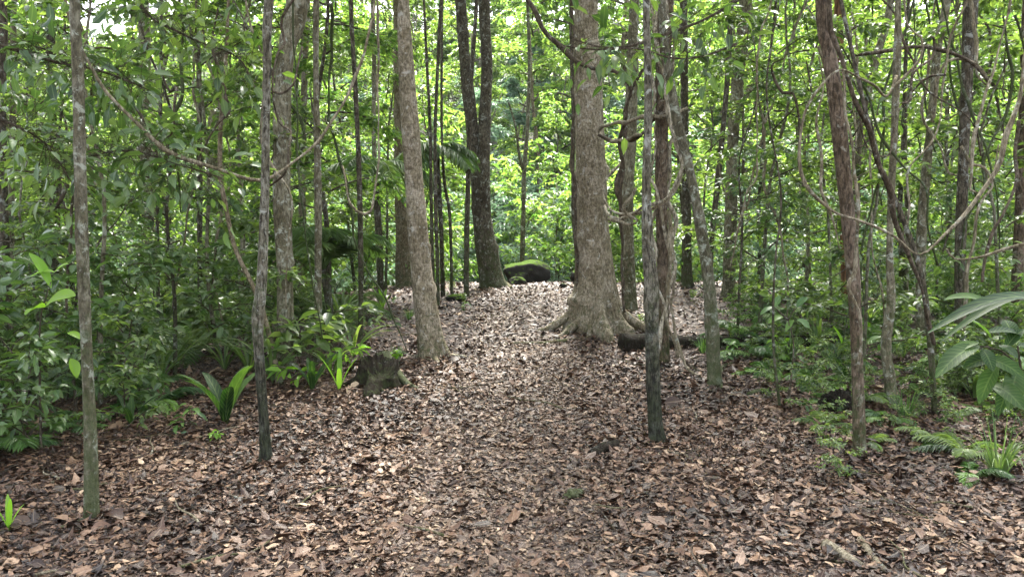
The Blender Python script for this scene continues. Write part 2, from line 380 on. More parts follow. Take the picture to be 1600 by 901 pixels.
litter('leaf_litter', 98000, 1, (2.2, 8.0), .041, LITTER, T_MID, False, .025, tilt=.36)
litter('leaf_litter', 60000, 4, (2.2, 9.0), .027, LITTER, T_LOW, None, .03, tilt=.5)
litter('leaf_litter', 92000, 2, (7.5, 22), .054, LITTER, T_LOW, False, .03, tilt=.4)
litter('leaf_litter', 1500, 5, (2.2, 8.0), .08, LITTER, T_MID, False, .035, tilt=.3)
litter('path_litter', 42000, 3, (2.2, 16.5), .036, LITTER_PALE, T_LOW, True, .012, tilt=.3)

#@@ TREES
# ------------------------------------------------------------------ foliage builders
def twig_crown(mb, seed, base, axis_h, h0, Rr, nl, leafL, tm, limbs=12, twigs=8, elev=(15, 55), droop=.25, aspect=.48, lmat=0, tmat=1, limb_r=.02, flat=.35, gap=0.0):
    g = rng(seed); base = np.array(base, float)
    per = max(2, int(nl / (limbs * twigs)))
    for i in range(limbs):
        z = h0 + (axis_h - h0) * (i + g.random() * .8) / limbs; az = i * 2.4 + g.normal() * .5; el = R(g.uniform(*elev))
        ln = Rr * g.uniform(.5, 1.0) * (1 - .35 * max(0, (z - h0) / max(axis_h - h0, .1)))
        d = np.array((math.cos(az) * math.cos(el), math.sin(az) * math.cos(el), math.sin(el)))
        m = 6; t = np.linspace(0, 1, m)[:, None]; wob = np.cumsum(g.normal(size=(m, 3)) * .05 * ln, axis=0)
        pts = base + (0, 0, z) + d * t * ln - np.array((0, 0, 1)) * (t ** 2) * ln * droop + wob * t
        mb.tube(pts, np.linspace(limb_r, limb_r * .35, m), 4, tmat, cap=False)
        for j in range(twigs):
            u = .25 + .75 * (j + g.random()) / twigs; ii = min(m - 2, int(u * (m - 1))); fr = u * (m - 1) - ii
            p0 = pts[ii] * (1 - fr) + pts[ii + 1] * fr; ta = unit((pts[ii + 1] - pts[ii])[None])[0]
            sgn = 1 if j % 2 else -1; side = unit(np.cross(ta, (0, 0, 1))[None])[0] * sgn
            td = unit((ta * g.uniform(.3, 1) + side * g.uniform(.4, 1.2) + np.array((0, 0, 1)) * g.normal() * flat)[None])[0]
            tl = ln * g.uniform(.22, .5) * (1.1 - .4 * u); q = np.linspace(0, 1, 4)[:, None]
            tp = p0 + td * q * tl - np.array((0, 0, 1)) * q ** 2 * tl * droop * 1.2
            mb.tube(tp, np.linspace(limb_r * .35, limb_r * .15, 4), 3, tmat, cap=False)
            k = max(2, int(per * g.uniform(.6, 1.4))); s = (np.arange(k) + g.random(k) * .5) / k; s = .12 + .9 * s
            pos = p0 + td * (s * tl)[:, None] - np.array((0, 0, 1)) * (s ** 2 * tl * droop * 1.2)[:, None]
            sp = unit(np.cross(td, (0, 0, 1))[None])[0]
            alt = np.where(np.arange(k) % 2, 1, -1)[:, None]
            dd = td * g.uniform(.2, .9, (k, 1)) + sp * alt * g.uniform(.5, 1.1, (k, 1)) + g.normal(size=(k, 3)) * .28 - np.array((0, 0, droop))
            nn = np.array((0, 0, 1.0)) + g.normal(size=(k, 3)) * .38
            L_ = leafL * g.uniform(.65, 1.25, k)
            mb.leaves(pos + g.normal(size=(k, 3)) * leafL * .25, dd, nn, L_, L_ * aspect, tm, lmat, g.random(k), g=g)

def trunk_fn(seed, amp=.06, flare=None, zb=0):
    """cross-section wobble; flare = (height, amount, [(angle, strength, width)...])"""
    g = rng(seed); ph = g.random((5, 3)) * 6.28; kn = [(g.uniform(.2, 5), g.random() * 6.28, g.uniform(-.15, .32), g.uniform(.03, .08)) for _ in range(14)]
    def fn(th, i, p):
        z = p[2] - zb; r = 1 + amp * (np.sin(2 * th + ph[0, 0] + z * .8) * .6 + np.sin(3 * th + ph[1, 0] - z * 1.3) * .5 + np.sin(5 * th + z * 2.1 + ph[2, 0]) * .35) \
            + amp * .7 * math.sin(z * 2.7 + ph[3, 0]) + amp * .5 * math.sin(z * 6.1 + ph[4, 0])
        for zk, ak, hk, wk in kn:
            if abs(z - zk) < .25: r = r + hk * math.exp(-((z - zk) / wk) ** 2) * np.exp(-(((th - ak + math.pi) % (2 * math.pi) - math.pi) / .7) ** 2)
        if flare:
            h, amt, lobes = flare; f = math.exp(-max(z, 0) / h)
            r = r + amt * f * .2
            for (a, s_, w) in lobes:
                dlt = np.abs((th - a + math.pi) % (2 * math.pi) - math.pi)
                r = r + amt * s_ * f * np.exp(-(dlt / w) ** 2)
        return r
    return fn

CROWNS = {}
def canopy_mesh(kind, seed):
    k = (kind, seed)
    if k not in CROWNS:
        mb = MB()
        if kind == 'high': twig_crown(mb, seed, (0, 0, 0), 2.6, 0, 2.6, 2600, .17, T_LOW, 12, 8, elev=(5, 60), limb_r=.03)
        if kind == 'thin': twig_crown(mb, seed, (0, 0, 0), 2.2, 0, 1.5, 1100, .13, T_LOW, 10, 6, elev=(5, 60), limb_r=.015)
        CROWNS[k] = mb
    return CROWNS[k]
CM = {}
def add_crown(parent, kind, seed, loc, mat, s=1, rz=0, name='crown'):
    k = (kind, seed, mat.name)
    if k not in CM: CM[k] = canopy_mesh(kind, seed).mesh('crown', [mat, BK_TWIG])
    o = bpy.data.objects.new(name, CM[k]); C.objects.link(o); o.parent = parent; o.location = loc; o.scale = (s,) * 3; o.rotation_euler = (0, 0, rz); return o

BASES = []
def tree(name, label, cat, pix, base, w, mat, top=9.0, crown=('high', 1), cmat=None, flare=None, amp=.05, sides=16, depth=None, seed=None, step=.06, group=None, cs=1, lean=None, leandepth=0):
    """pix: control pixels from the base upwards at the tree's own distance; w: widths in pixels at those points; continued above the frame."""
    b = G(*base) if depth is None else None
    d = b.y if depth is None else depth
    if depth is not None:
        b = P(base[0], base[1], d); b = gz(b.x, d)
    seed = seed or int(base[0] * 7 + base[1])
    pts = [np.array(b) - (0, 0, .12)] + [np.array(P(x, y, d + leandepth * i / len(pix))) for i, (x, y) in enumerate(pix)]
    rr = [w[0] / F * d / 2] + [q / F * d / 2 for q in w[1:]]
    while len(rr) < len(pts): rr.append(rr[-1])
    dirv = pts[-1] - pts[-2]; dirv /= np.linalg.norm(dirv); dirv = unit((dirv * .6 + np.array((0, 0, .5)))[None])[0]
    H = terrain(b.x, b.y) + top; rem = max(.8, H - pts[-1][2]); g = rng(seed)
    pts.append(pts[-1] + dirv * rem * .5 + g.normal(size=3) * (.08, .08, 0)); rr.append(rr[-1] * .85)
    pts.append(pts[-1] + dirv * rem * .5 + g.normal(size=3) * (.15, .15, 0)); rr.append(rr[-1] * .6)
    t, sp = smooth(pts, step); rad = np.interp(t, range(len(rr)), rr)
    org = np.array(b)
    root = thing(name, label, cat, tuple(b), group)
    if flare is None: flare = (.07, .45, [(g.random() * 6.28, g.uniform(.5, 1.3), .45) for _ in range(3)])
    mb = MB(); mb.tube(sp - org, rad, sides, 0, trunk_fn(seed, amp, flare, 0))
    mb.build('trunk', [mat], root)
    if depth is None and base[1] > 540:
        for k_ in range(3):
            a_ = 3.6 + k_ * 1.1 + g.normal() * .3; l_ = g.uniform(.10, .26) + rr[0]; q = []
            for f_, z_ in ((.35, .07), (.7, .03), (1.0, .012), (1 + l_ / rr[0] * .5, .004), (1 + l_ / rr[0], -.02)):
                c_ = np.array((math.cos(a_ + .2 * f_ * .3), math.sin(a_ + .2 * f_ * .3), 0)) * rr[0] * f_; q.append(c_ + (0, 0, z_ + terrain(b.x + c_[0], b.y + c_[1]) - b.z))
            t_, s_ = smooth(q, .02); mr = MB(); mr.tube(s_, np.linspace(rr[0] * .38, .006, len(s_)), 8, 0, trunk_fn(k_, .1)); mr.build('surface_root', [mat], root)
    BASES.append((b.x, b.y, rr[0]))
    if crown:
        add_crown(root, crown[0], crown[1], tuple(sp[-1] - org - (0, 0, 1.6 * cs)), cmat or LF_MID, cs, g.random() * 6)
    return root

# ---- foreground and middle trunks, read off the photograph
tree('sapling', 'slender green-mossed trunk at the left, nearest to the camera, with a small knot', 'tree',
     [(142, 700), (136, 560), (130, 420), (126, 300), (124, 200), (121, 90), (117, 0)], (143, 812), [24, 20, 17, 17, 17, 16, 16, 15], BK_MOSS, 5.2, ('thin', 1), LF_DARK, amp=.05,
     flare=(.08, .35, []), cs=.9)
tree('sapling', 'crooked thin trunk with black lower half left of the path', 'tree',
     [(411, 640), (404, 545), (403, 500), (409, 440), (414, 300), (416, 200), (418, 100), (421, 0)], (418, 722), [20, 16, 15, 17, 16, 14, 13, 13, 14], BK_FOOT, 5.6, ('thin', 2), LF_DARK, amp=.07, cs=.9)
tree('forest_tree', 'grey lichen-blotched trunk bending right at the top, left of the path', 'tree',
     [(446, 540), (444, 420), (440, 300), (441, 210), (443, 130), (450, 70), (466, 0)], (448, 600), [30, 25, 25, 25, 26, 27, 29, 34], BK_GREY, 8, ('high', 1), LF_MID, depth=7.6, flare=(.25, .5, [(0, .5, .5)]), amp=.07)
tree('sapling', 'straight pole-thin grey stem right of the lichen-blotched trunk', 'tree',
     [(497, 450), (497, 300), (494, 150), (494, 0)], (497, 562), [14, 11, 11, 9, 9], BK_GREY, 7, ('thin', 3), LF_MID, depth=8)
tree('sapling', 'pole-thin straight stem standing left of the leaning pale trunk', 'tree',
     [(564, 450), (562, 300), (556, 150), (548, 0)], (563, 540), [10, 8, 8, 7, 6], BK_DARK, 7, ('thin', 1), LF_MID, depth=9)
tree('forest_tree', 'leaning pale brown trunk with flared foot left of the path', 'tree',
     [(668, 500), (660, 440), (651, 340), (643, 220), (636, 120), (631, 30), (628, -60)], (676, 556), [40, 36, 34, 31, 28, 24, 19, 14], BK_BIG, 8.5, ('high', 2), LF_MID,
     flare=(.17, 1.0, [(.0, .9, .4), (2.9, .7, .4), (4.4, .6, .3), (5.2, .6, .3)]), amp=.045, sides=28, step=.05)
tree('forest_tree', 'giant straight grey trunk with wide buttress roots right of the path crest', 'tree',
     [(930, 500), (929, 430), (926, 340), (923, 250), (920, 170), (918, 80), (916, 0)], (934, 532), [74, 68, 56, 50, 46, 43, 40, 37], BK_BIG, 14, ('high', 3), LF_BRIGHT, cs=1.5, depth=9.6,
     flare=(.36, .8, [(3.25, 1.7, .2), (3.95, 1.1, .17), (4.75, .9, .17), (5.5, 1.2, .18), (6.15, 1.9, .18), (1.5, .6, .4)]), amp=.025, sides=72, step=.04)
gt = [o for o in bpy.data.objects if o.get('label', '').startswith('giant straight')][0]
for i, (a, l_, z_) in enumerate(((3.2, .74, 1.0), (3.75, .60, .6), (4.35, .42, .75), (4.95, .40, .5), (5.5, .56, .85), (6.05, .74, 1.0), (.5, .5, .8), (1.8, .5, .7), (2.6, .5, .7))):
    mb = MB(); cs_ = np.array((math.cos(a), math.sin(a), 0)); q = []
    for rr_, zz_ in ((.10, z_), (.165, z_ * .62), (.25, z_ * .3), (l_ * .75, .07), (l_, -.01), (l_ + .12, -.06)):
        w = gt.location + Vector(cs_ * rr_); q.append(cs_ * rr_ + np.array((0, 0, zz_ + (terrain(w.x, w.y) - gt.location.z) * min(1, rr_ / .4))))
    t, sp = smooth(q, .03); mb.tube(sp, np.interp(t, range(6), [.03, .055, .06, .05, .035, .02]), 14, 0, trunk_fn(i + 3, .08)); mb.build('buttress_root', [BK_BIG], gt)
# twin tree at the crest
tw = tree('forest_tree', 'forked twin-stemmed mossy tree beside the mossy boulder on the crest', 'tree',
     [(764, 420), (757, 370), (750, 310), (738, 200), (727, 100), (719, 0)], (768, 452), [36, 34, 32, 26, 20, 18, 17], BK_DARK, 10, ('high', 1), LF_BRIGHT, cs=1.4, depth=14, flare=(.2, .8, [(0, 1, .4), (3.5, .6, .4), (4.7, .6, .4)]), sides=20)  # crown enlarged above the frame so that it shades the crest
mb = MB(); o_ = np.array(tw.location); t_, s_ = smooth([P(757, 345, 14), P(756, 290, 13.9), P(757, 200, 13.9), (P(761, 100, 13.9)), P(757, 20, 13.9), P(757, -80, 14)], .1)
mb.tube(s_ - o_, np.interp(t_, range(6), [x / F * 7 for x in (22, 20, 19, 18, 17, 15)]), 12, 0, trunk_fn(5, .05)); mb.build('limb', [BK_DARK], tw)
tree('sapling', 'thin bare stem just left of the forked twin tree', 'tree', [(729, 400), (731, 300), (735, 150), (745, 0)], (729, 474), [9, 8, 8, 7, 6], BK_DARK, 8, ('thin', 2), LF_BRIGHT, depth=12.4)
tree('forest_tree', 'slim grey trunk right behind the giant buttressed tree', 'tree',
     [(982, 430), (980, 330), (984, 230), (988, 120), (991, 0)], (984, 500), [24, 21, 19, 19, 18, 15], BK_GREY, 9, ('high', 2), LF_MID, depth=11, flare=(.2, .6, [(5.5, 1, .5)]), sides=14)
tree('sapling', 'nearest right-hand thin trunk with black mossy foot standing on the leaf litter', 'tree',
     [(1021, 620), (1018, 520), (1018, 450), (1012, 380), (1010, 280), (1013, 180), (1012, 90), (1010, 0)], (1026, 692), [24, 20, 20, 21, 16, 14, 13, 12, 11], BK_FOOT, 6, ('thin', 3), LF_MID, amp=.09, sides=14, cs=.9)
tree('forest_tree', 'brown trunk wrapped in twisted vines in the right centre', 'tree',
     [(1036, 520), (1036, 420), (1033, 300), (1034, 200), (1036, 110), (1040, 0)], (1036, 592), [22, 19, 18, 18, 20, 23, 26], BK_RED, 8, ('high', 3), LF_MID, depth=8.1, sides=14)
tree('forest_tree', 'leaning mossy trunk slanting up left to the vine-wrapped trunk', 'tree',
     [(1112, 500), (1105, 420), (1090, 330), (1076, 260), (1058, 190), (1046, 120), (1036, 40)], (1118, 604), [22, 19, 18, 17, 16, 15, 14, 12], BK_MOSS, 6.5, ('thin', 1), LF_MID, amp=.08, sides=14)
tree('forest_tree', 'straight lichen-grey trunk right of the leaning mossy one', 'tree',
     [(1139, 430), (1142, 330), (1144, 250), (1150, 150), (1160, 60), (1165, 0)], (1138, 488), [24, 20, 19, 18, 18, 20, 20], BK_GREY, 10, ('high', 1), LF_MID, depth=12.5, flare=(.2, .5, []))
tree('sapling', 'thin curved stem between the leaning and the lichen-grey trunks', 'tree',
     [(1112, 380), (1120, 300), (1130, 200), (1138, 100), (1143, 0)], (1108, 470), [9, 8, 9, 8, 8, 7], BK_DARK, 8, ('thin', 2), LF_MID, depth=11)
tree('forest_tree', 'dark slender trunk far behind the leaning mossy one', 'tree', [(1074, 420), (1073, 330), (1070, 200), (1068, 0)], (1075, 482), [17, 15, 14, 12, 11], BK_DARK, 9, ('high', 2), LF_MID, depth=13.5)
rd = tree('forest_tree', 'red-brown trunk leaning left at the top on the right side', 'tree',
     [(1343, 700), (1339, 560), (1334, 440), (1326, 350), (1318, 270), (1310, 190), (1297, 90), (1283, 0)], (1346, 775), [22, 19, 19, 21, 21, 22, 22, 20, 17], BK_RED, 6.5, ('thin', 3), LF_MID, amp=.07, sides=16, depth=5.2)
tree('forest_tree', 'reddish bare trunk close behind the red-brown leaning one', 'tree', [(1321, 380), (1318, 300), (1316, 200), (1312, 80), (1310, 0)], (1324, 466), [17, 15, 15, 14, 12, 12], WOOD_RAW, 8, ('thin', 1), LF_MID, depth=10.5)
tree('sapling', 'pale slanting stem rising right behind the red-brown trunk', 'tree', [(1342, 210), (1352, 160), (1372, 80), (1392, 0)], (1332, 470), [10, 11, 11, 11, 11], BK_GREY, 9, ('thin', 2), LF_MID, depth=9.5)
tree('sapling', 'upright thin grey stem with twisted dark foot at the right', 'tree', [(1390, 600), (1384, 540), (1392, 470), (1390, 400), (1393, 300), (1398, 200), (1403, 60), (1404, -20)], (1393, 668), [15, 16, 14, 11, 10, 10, 10, 9, 8], BK_GREY, 6, ('thin', 3), LF_MID, amp=.14, depth=6.3)
tree('sapling', 'short black stem beside the tall liana loop', 'tree', [(1410, 480), (1410, 400), (1406, 330), (1412, 200)], (1408, 530), [12, 11, 10, 8, 6], BK_DARK, 6, ('thin', 1), LF_MID, depth=10)
tree('forest_tree', 'straight dark brown trunk at the right with pale vine strips', 'tree', [(1500, 480), (1500, 400), (1503, 300), (1507, 200), (1512, 100), (1517, 0)], (1500, 600), [19, 16, 16, 16, 16, 17, 19], BK_DARK, 8, ('high', 3), LF_MID, depth=7.6, amp=.08)
tree('forest_tree', 'pale crooked trunk left of the dark brown one at the right', 'tree', [(1438, 440), (1440, 360), (1448, 260), (1458, 160), (1466, 70), (1480, 0)], (1437, 560), [14, 13, 14, 14, 13, 12, 12], BK_GREY, 8, ('thin', 2), LF_MID, depth=8.4, amp=.1)
tree('forest_tree', 'reddish brown trunk cut by the right edge of the picture', 'tree', [(1590, 430), (1594, 330), (1598, 230), (1603, 100), (1606, 0)], (1588, 560), [18, 16, 15, 15, 14, 14], BK_RED, 8, ('high', 2), LF_MID, depth=8.5)
tree('forest_tree', 'thick grey trunk cut by the left edge of the picture', 'tree', [(6, 440), (4, 350), (2, 250), (2, 120), (3, 0)], (12, 530), [24, 19, 17, 15, 14, 13], BK_DARK, 8, ('high', 1), LF_DARK, depth=7.5, flare=(.3, .4, []))
tree('sapling', 'narrow grey stem close beside the left edge trunk', 'tree', [(17, 400), (18, 300), (20, 200), (22, 0)], (18, 480), [12, 10, 9, 9, 8], BK_GREY, 8, ('thin', 1), LF_DARK, depth=9)
tree('forest_tree', 'broad dark trunk low in the shade behind the left undergrowth', 'tree', [(87, 420), (86, 350), (82, 200), (78, 0)], (88, 500), [19, 15, 14, 13, 12], BK_DARK, 9, ('high', 2), LF_DARK, depth=11.5)
tree('forest_tree', 'pale grey trunk deep in the forest, second from the left-hand mossed stem', 'tree', [(232, 420), (231, 300), (228, 180), (226, 60), (225, -20)], (234, 480), [21, 19, 18, 18, 17, 17], BK_GREY, 11, ('high', 3), LF_BRIGHT, depth=14)
tree('forest_tree', 'thick pale trunk far back with a dark stem before it, left of centre', 'tree', [(338, 400), (337, 300), (336, 200), (340, 100), (346, 0)], (340, 480), [24, 23, 22, 22, 20, 18], BK_GREY, 11, ('high', 1), LF_BRIGHT, depth=15)
tree('sapling', 'dark slim stem in front of the thick pale far trunk', 'tree', [(312, 400), (312, 250), (311, 120), (308, 0)], (312, 480), [7, 7, 8, 7, 6], BK_DARK, 9, ('thin', 3), LF_MID, depth=11)
tree('sapling', 'short thin dark stem below the drooping leafy branch at the left', 'tree', [(246, 400), (246, 330), (250, 240), (252, 100)], (247, 470), [6, 6, 5, 4, 4], BK_DARK, 8, ('thin', 2), LF_MID, depth=10.5)
tree('forest_tree', 'slim trunk hanging over the palm fronds right of the grey lichen trunk', 'tree', [(470, 430), (472, 330), (474, 200), (476, 100), (479, 0)], (468, 520), [10, 10, 11, 10, 10, 10], BK_GREY, 9, ('high', 2), LF_BRIGHT, depth=11.5)
tree('forest_tree', 'wide tan trunk half hidden behind the leaning pale brown one', 'tree', [(632, 420), (632, 340), (628, 260), (626, 120), (624, 0)], (636, 462), [34, 28, 27, 24, 22, 20], BK_TAN, 11, ('high', 3), LF_BRIGHT, depth=15)
tree('forest_tree', 'thin slightly leaning trunk under the drooping palm crown', 'tree', [(592, 400), (588, 320), (584, 200), (584, 60)], (594, 470), [10, 9, 8, 7, 6], BK_GREY, 9, ('thin', 1), LF_BRIGHT, depth=13)
tree('sapling', 'black twin-like stem, left of two beside the leaning pale trunk', 'tree', [(676, 420), (674, 330), (672, 200), (665, 60)], (680, 484), [6, 6, 5, 5, 4], BK_DARK, 8, ('thin', 2), LF_BRIGHT, depth=11.5)
tree('sapling', 'black twin-like stem, right of two beside the leaning pale trunk', 'tree', [(684, 420), (681, 330), (680, 200), (686, 60)], (684, 488), [7, 6, 6, 5, 5], BK_DARK, 8, ('thin', 3), LF_BRIGHT, depth=11.2)
tree('sapling', 'wavy thin stem between the black stems and the forked tree', 'tree', [(705, 400), (702, 330), (694, 280), (690, 180)], (706, 470), [5, 5, 5, 5, 4], BK_DARK, 8, ('thin', 1), LF_BRIGHT, depth=13)
fk = tree('sapling', 'pale sunlit forked sapling standing behind the mossy boulder', 'tree', [(816, 400), (818, 330), (819, 268), (824, 200), (827, 100), (824, 0)], (816, 430), [7, 7, 7, 7, 6, 5, 5], BK_MOSS, 9, ('high', 2), LF_BRIGHT, depth=17, cs=1.5)  # big high crown given to keep direct sun off the crest
mb = MB(); o_ = np.array(fk.location); t_, s_ = smooth([P(818, 268, 17), P(811, 240, 16.9), P(806, 200, 16.8), P(795, 160, 16.6)], .1); mb.tube(s_ - o_, np.linspace(.04, .02, len(s_)), 6, 0); mb.build('limb', [BK_MOSS], fk)
tree('sapling', 'black wiry stem climbing along the left side of the giant trunk', 'tree', [(901, 400), (895, 330), (896, 200), (893, 100), (892, 0)], (899, 474), [6, 7, 5, 5, 5, 4], BK_DARK, 8, ('thin', 3), LF_BRIGHT, depth=11.5)
tree('sapling', 'thin dark sapling in the undergrowth right of the lichen-grey trunk', 'tree', [(1187, 400), (1185, 330), (1190, 260), (1196, 150)], (1184, 486), [7, 6, 6, 5, 4], BK_DARK, 7, ('thin', 1), LF_MID, depth=12)
tree('sapling', 'hair-thin leaning stem on the litter among the right-hand ferns', 'tree', [(1210, 560), (1208, 480), (1212, 400), (1220, 300)], (1222, 672), [5, 4, 4, 3, 3], BK_DARK, 3.5, None, depth=6.3)
tree('sapling', 'slanting brown stem crossing right of the twisted dark-footed one', 'tree', [(1458, 600), (1450, 500), (1437, 420), (1410, 340), (1385, 280), (1366, 230)], (1462, 690), [9, 9, 9, 8, 8, 8, 7], BK_DARK, 4.5, None, depth=6.0, amp=.1)
tree('sapling', 'thin stick leaning right behind the crooked black-footed trunk', 'tree', [(415, 500), (392, 440), (368, 390), (354, 330), (344, 270), (345, 190), (352, 120)], (442, 558), [10, 8, 7, 7, 7, 7, 6, 5], BK_TAN, 6, ('thin', 2), LF_DARK, depth=7.2)

g = rng(321); P_ = []
for bx, by_, br in BASES:
    for k in range(int(40 + br * 500)):
        a = g.random() * 6.28; q = br * (1.05 + abs(g.normal()) * .9) + abs(g.normal()) * .03; x, y = bx + math.cos(a) * q, by_ + math.sin(a) * q
        P_.append((x, y, terrain(x, y) + .012 + max(0, .05 - (q - br) * .5) * g.random()))
P_ = np.array(P_); n_ = len(P_); L_ = .055 * np.exp(g.normal(size=n_) * .35); az = g.random(n_) * 6.28
mb = MB(); mb.leaves(P_, np.stack([np.cos(az), np.sin(az), g.normal(size=n_) * .3], 1), np.stack([g.normal(size=n_) * .5, g.normal(size=n_) * .5, np.ones(n_)], 1), L_, L_ * .5, T_MID, 0, g.beta(1.3, 2, n_), g.normal(size=n_), rag=.05)
o = mb.build('leaf_litter', [LITTER]); o['kind'] = 'stuff'; o['label'] = 'fallen leaves piled against the feet of the trunks'; o['category'] = 'leaf litter'
# ---- random trees that fill the forest: each kind built once, then copied
def sapling_proto(seed, H, R_, nl, leafL, mat, tm, bark, h0=.25, r=.03, name='sapling', limbs=16, elev=(10, 50), droop=.25):
    root = thing(name, 'x', 'tree', (0, 0, 0)); g = rng(seed)
    pts = [np.array((0, 0, -.2))] + [np.array((g.normal() * .04 * k, g.normal() * .04 * k, H * k / 5)) for k in range(1, 6)]
    t, sp = smooth(pts, .3); mb = MB(); mb.tube(sp, np.linspace(r, r * .35, len(sp)), 7, 0, trunk_fn(seed, .05)); mb.build('trunk', [bark], root)
    mb = MB(); twig_crown(mb, seed, (0, 0, 0), H, H * h0, R_, nl, leafL, tm, limbs, 8, elev=elev, limb_r=r * .4, droop=droop); mb.build('crown', [mat, BK_TWIG], root)
    return Proto(root)
g = rng(77)
DESC = {'near': ['deep green', 'fine mid green', 'mossy low'], 'mid': ['mid green', 'bright green', 'small-leaved mossy'], 'far': ['bright green', 'tall yellow-green', 'dense mid green', 'pale bluish green']}
GAPS = [(-.42, .30, .07), (-.33, .335, .04), (.395, .335, .04), (-.47, .28, .03)]   # openings in the canopy (x/y, z/y)
def clear(x, y, rad):
    return abs(x - pathx(y)) > rad
protos = {
 'near': [sapling_proto(101, 4.5, 1.1, 1500, .105, LF_DARK, T_MID, BK_DARK, .2, .022), sapling_proto(102, 5.2, 1.3, 1700, .10, LF_MID, T_MID, BK_GREY, .3, .025), sapling_proto(103, 3.6, 1.0, 1400, .09, LF_MID, T_MID, BK_MOSS, .12, .02)],
 'mid': [sapling_proto(104, 6.5, 1.6, 3600, .10, LF_MID, T_LOW, BK_GREY, .15, .035), sapling_proto(105, 7.5, 1.8, 4200, .11, LF_BRIGHT, T_LOW, BK_DARK, .22, .04), sapling_proto(106, 5.5, 1.5, 3400, .09, LF_MID, T_LOW, BK_MOSS, .08, .03)],
 'far': [sapling_proto(107, 11, 2.8, 7000, .17, LF_BRIGHT, T_LOW, BK_GREY, .12, .09, 'forest_tree', 22), sapling_proto(108, 13, 3.2, 8000, .18, LF_BRIGHT, T_LOW, BK_TAN, .25, .11, 'forest_tree', 22), sapling_proto(109, 9, 2.6, 6500, .16, LF_MID, T_LOW, BK_GREY, .05, .07, 'forest_tree', 22), sapling_proto(110, 8, 2.4, 6000, .16, LF_HAZE, T_LOW, BK_GREY, .0, .06, 'forest_tree', 20)],
}
LM = [(-400, 'left edge'), (10, 'left edge trunk'), (130, 'mossed left stem'), (232, 'second pale trunk'), (338, 'pale far trunk'), (442, 'lichen-blotched trunk'), (560, 'thin pole'), (650, 'leaning pale trunk'), (755, 'forked twin tree'), (922, 'giant trunk'),
      (1012, 'black-footed stem'), (1105, 'leaning mossy trunk'), (1320, 'red-brown trunk'), (1390, 'twisted-foot stem'), (1500, 'dark brown trunk'), (1590, 'right edge trunk'), (2100, 'right edge')]
def sector(p):
    px = 800 + F * p[0] / p[1]
    for (a, b) in zip(LM, LM[1:]):
        if px < b[0]: return 'between %s and %s' % (a[1], b[1])
    return 'by the right edge'
AUTO = []
def side_word(x, y):
    a = x / y
    return 'far left' if a < -.4 else 'left' if a < -.12 else 'centre' if a < .12 else 'right' if a < .4 else 'far right'
def scatter(kind, n, y0, y1, corridor, lab, grp, spread=.72, jit=1, smul=1):
    k = 0; tries = 0
    pl = []
    while k < n and tries < n * 60:
        tries += 1
        y = math.sqrt(g.random() * (y1 * y1 - y0 * y0) + y0 * y0); x = (g.random() * 2 - 1) * (spread * y + 1)
        if not clear(x, y, corridor): continue
        if kind == 'mid' and -.57 < x / y < -.40 and g.random() < .6: continue
        if any((x - a) ** 2 + (y - b) ** 2 < jit * jit for a, b in pl): continue
        pl.append((x, y)); k += 1
        w = side_word(x, y); sg = smul * (.45 if kind == 'far' and (-.62 < x / y < -.38 or .47 < x / y < .57) else 1)
        ip = int(g.integers(len(protos[kind]))); q = gz(x, y) - Vector((0, 0, .1))
        AUTO.append((protos[kind][ip].put('x', q, g.random() * 6.28, g.uniform(.8, 1.2) * sg, grp, tilt=g.normal() * .04), '%s %s' % (lab % DESC[kind][ip], sector(q)), y))
scatter('near', 16, 6.2, 9.5, 2.3, 'near young %s sapling', 'near young saplings', jit=.9)
scatter('mid', 52, 9.5, 17, 2.6, 'mid-distance %s sapling', 'mid-distance saplings', jit=.9)
scatter('mid', 12, 17, 24, .0, '%s sapling beyond crest', 'saplings beyond the crest', jit=1.2)
scatter('far', 62, 24, 38, .0, 'sunlit %s tree', 'sunlit trees behind the crest', jit=1.7)
scatter('far', 90, 38, 66, .0, 'distant hillside %s tree', 'distant hillside trees', jit=2.0, smul=1.35)
gm = rng(88); k_ = 150000; yy = np.sqrt(gm.random(k_) * (90 ** 2 - 24 ** 2) + 24 ** 2); xx = (gm.random(k_) * 2 - 1) * .8 * yy
zz = np.array([terrain(a, b) for a, b in zip(xx, yy)]) + gm.random(k_) ** 1.5 * (1.0 + 3.2 * np.array([max(0, mnoise.noise(Vector((a * .3, b * .3, 5))) + .25) for a, b in zip(xx, yy)]))
mb = MB(); dd_ = gm.normal(size=(k_, 3)); ll_ = gm.uniform(.16, .4, k_)
mb.leaves(np.stack([xx, yy, zz], 1), dd_, np.array((0, -.4, 1.0)) + gm.normal(size=(k_, 3)) * .5, ll_, ll_ * .5, T_LOW, 0, gm.random(k_))
o = mb.build('hillside_undergrowth', [LF_BRIGHT]); o['kind'] = 'stuff'; o['label'] = 'sunlit green undergrowth covering the far hillside'; o['category'] = 'undergrowth'

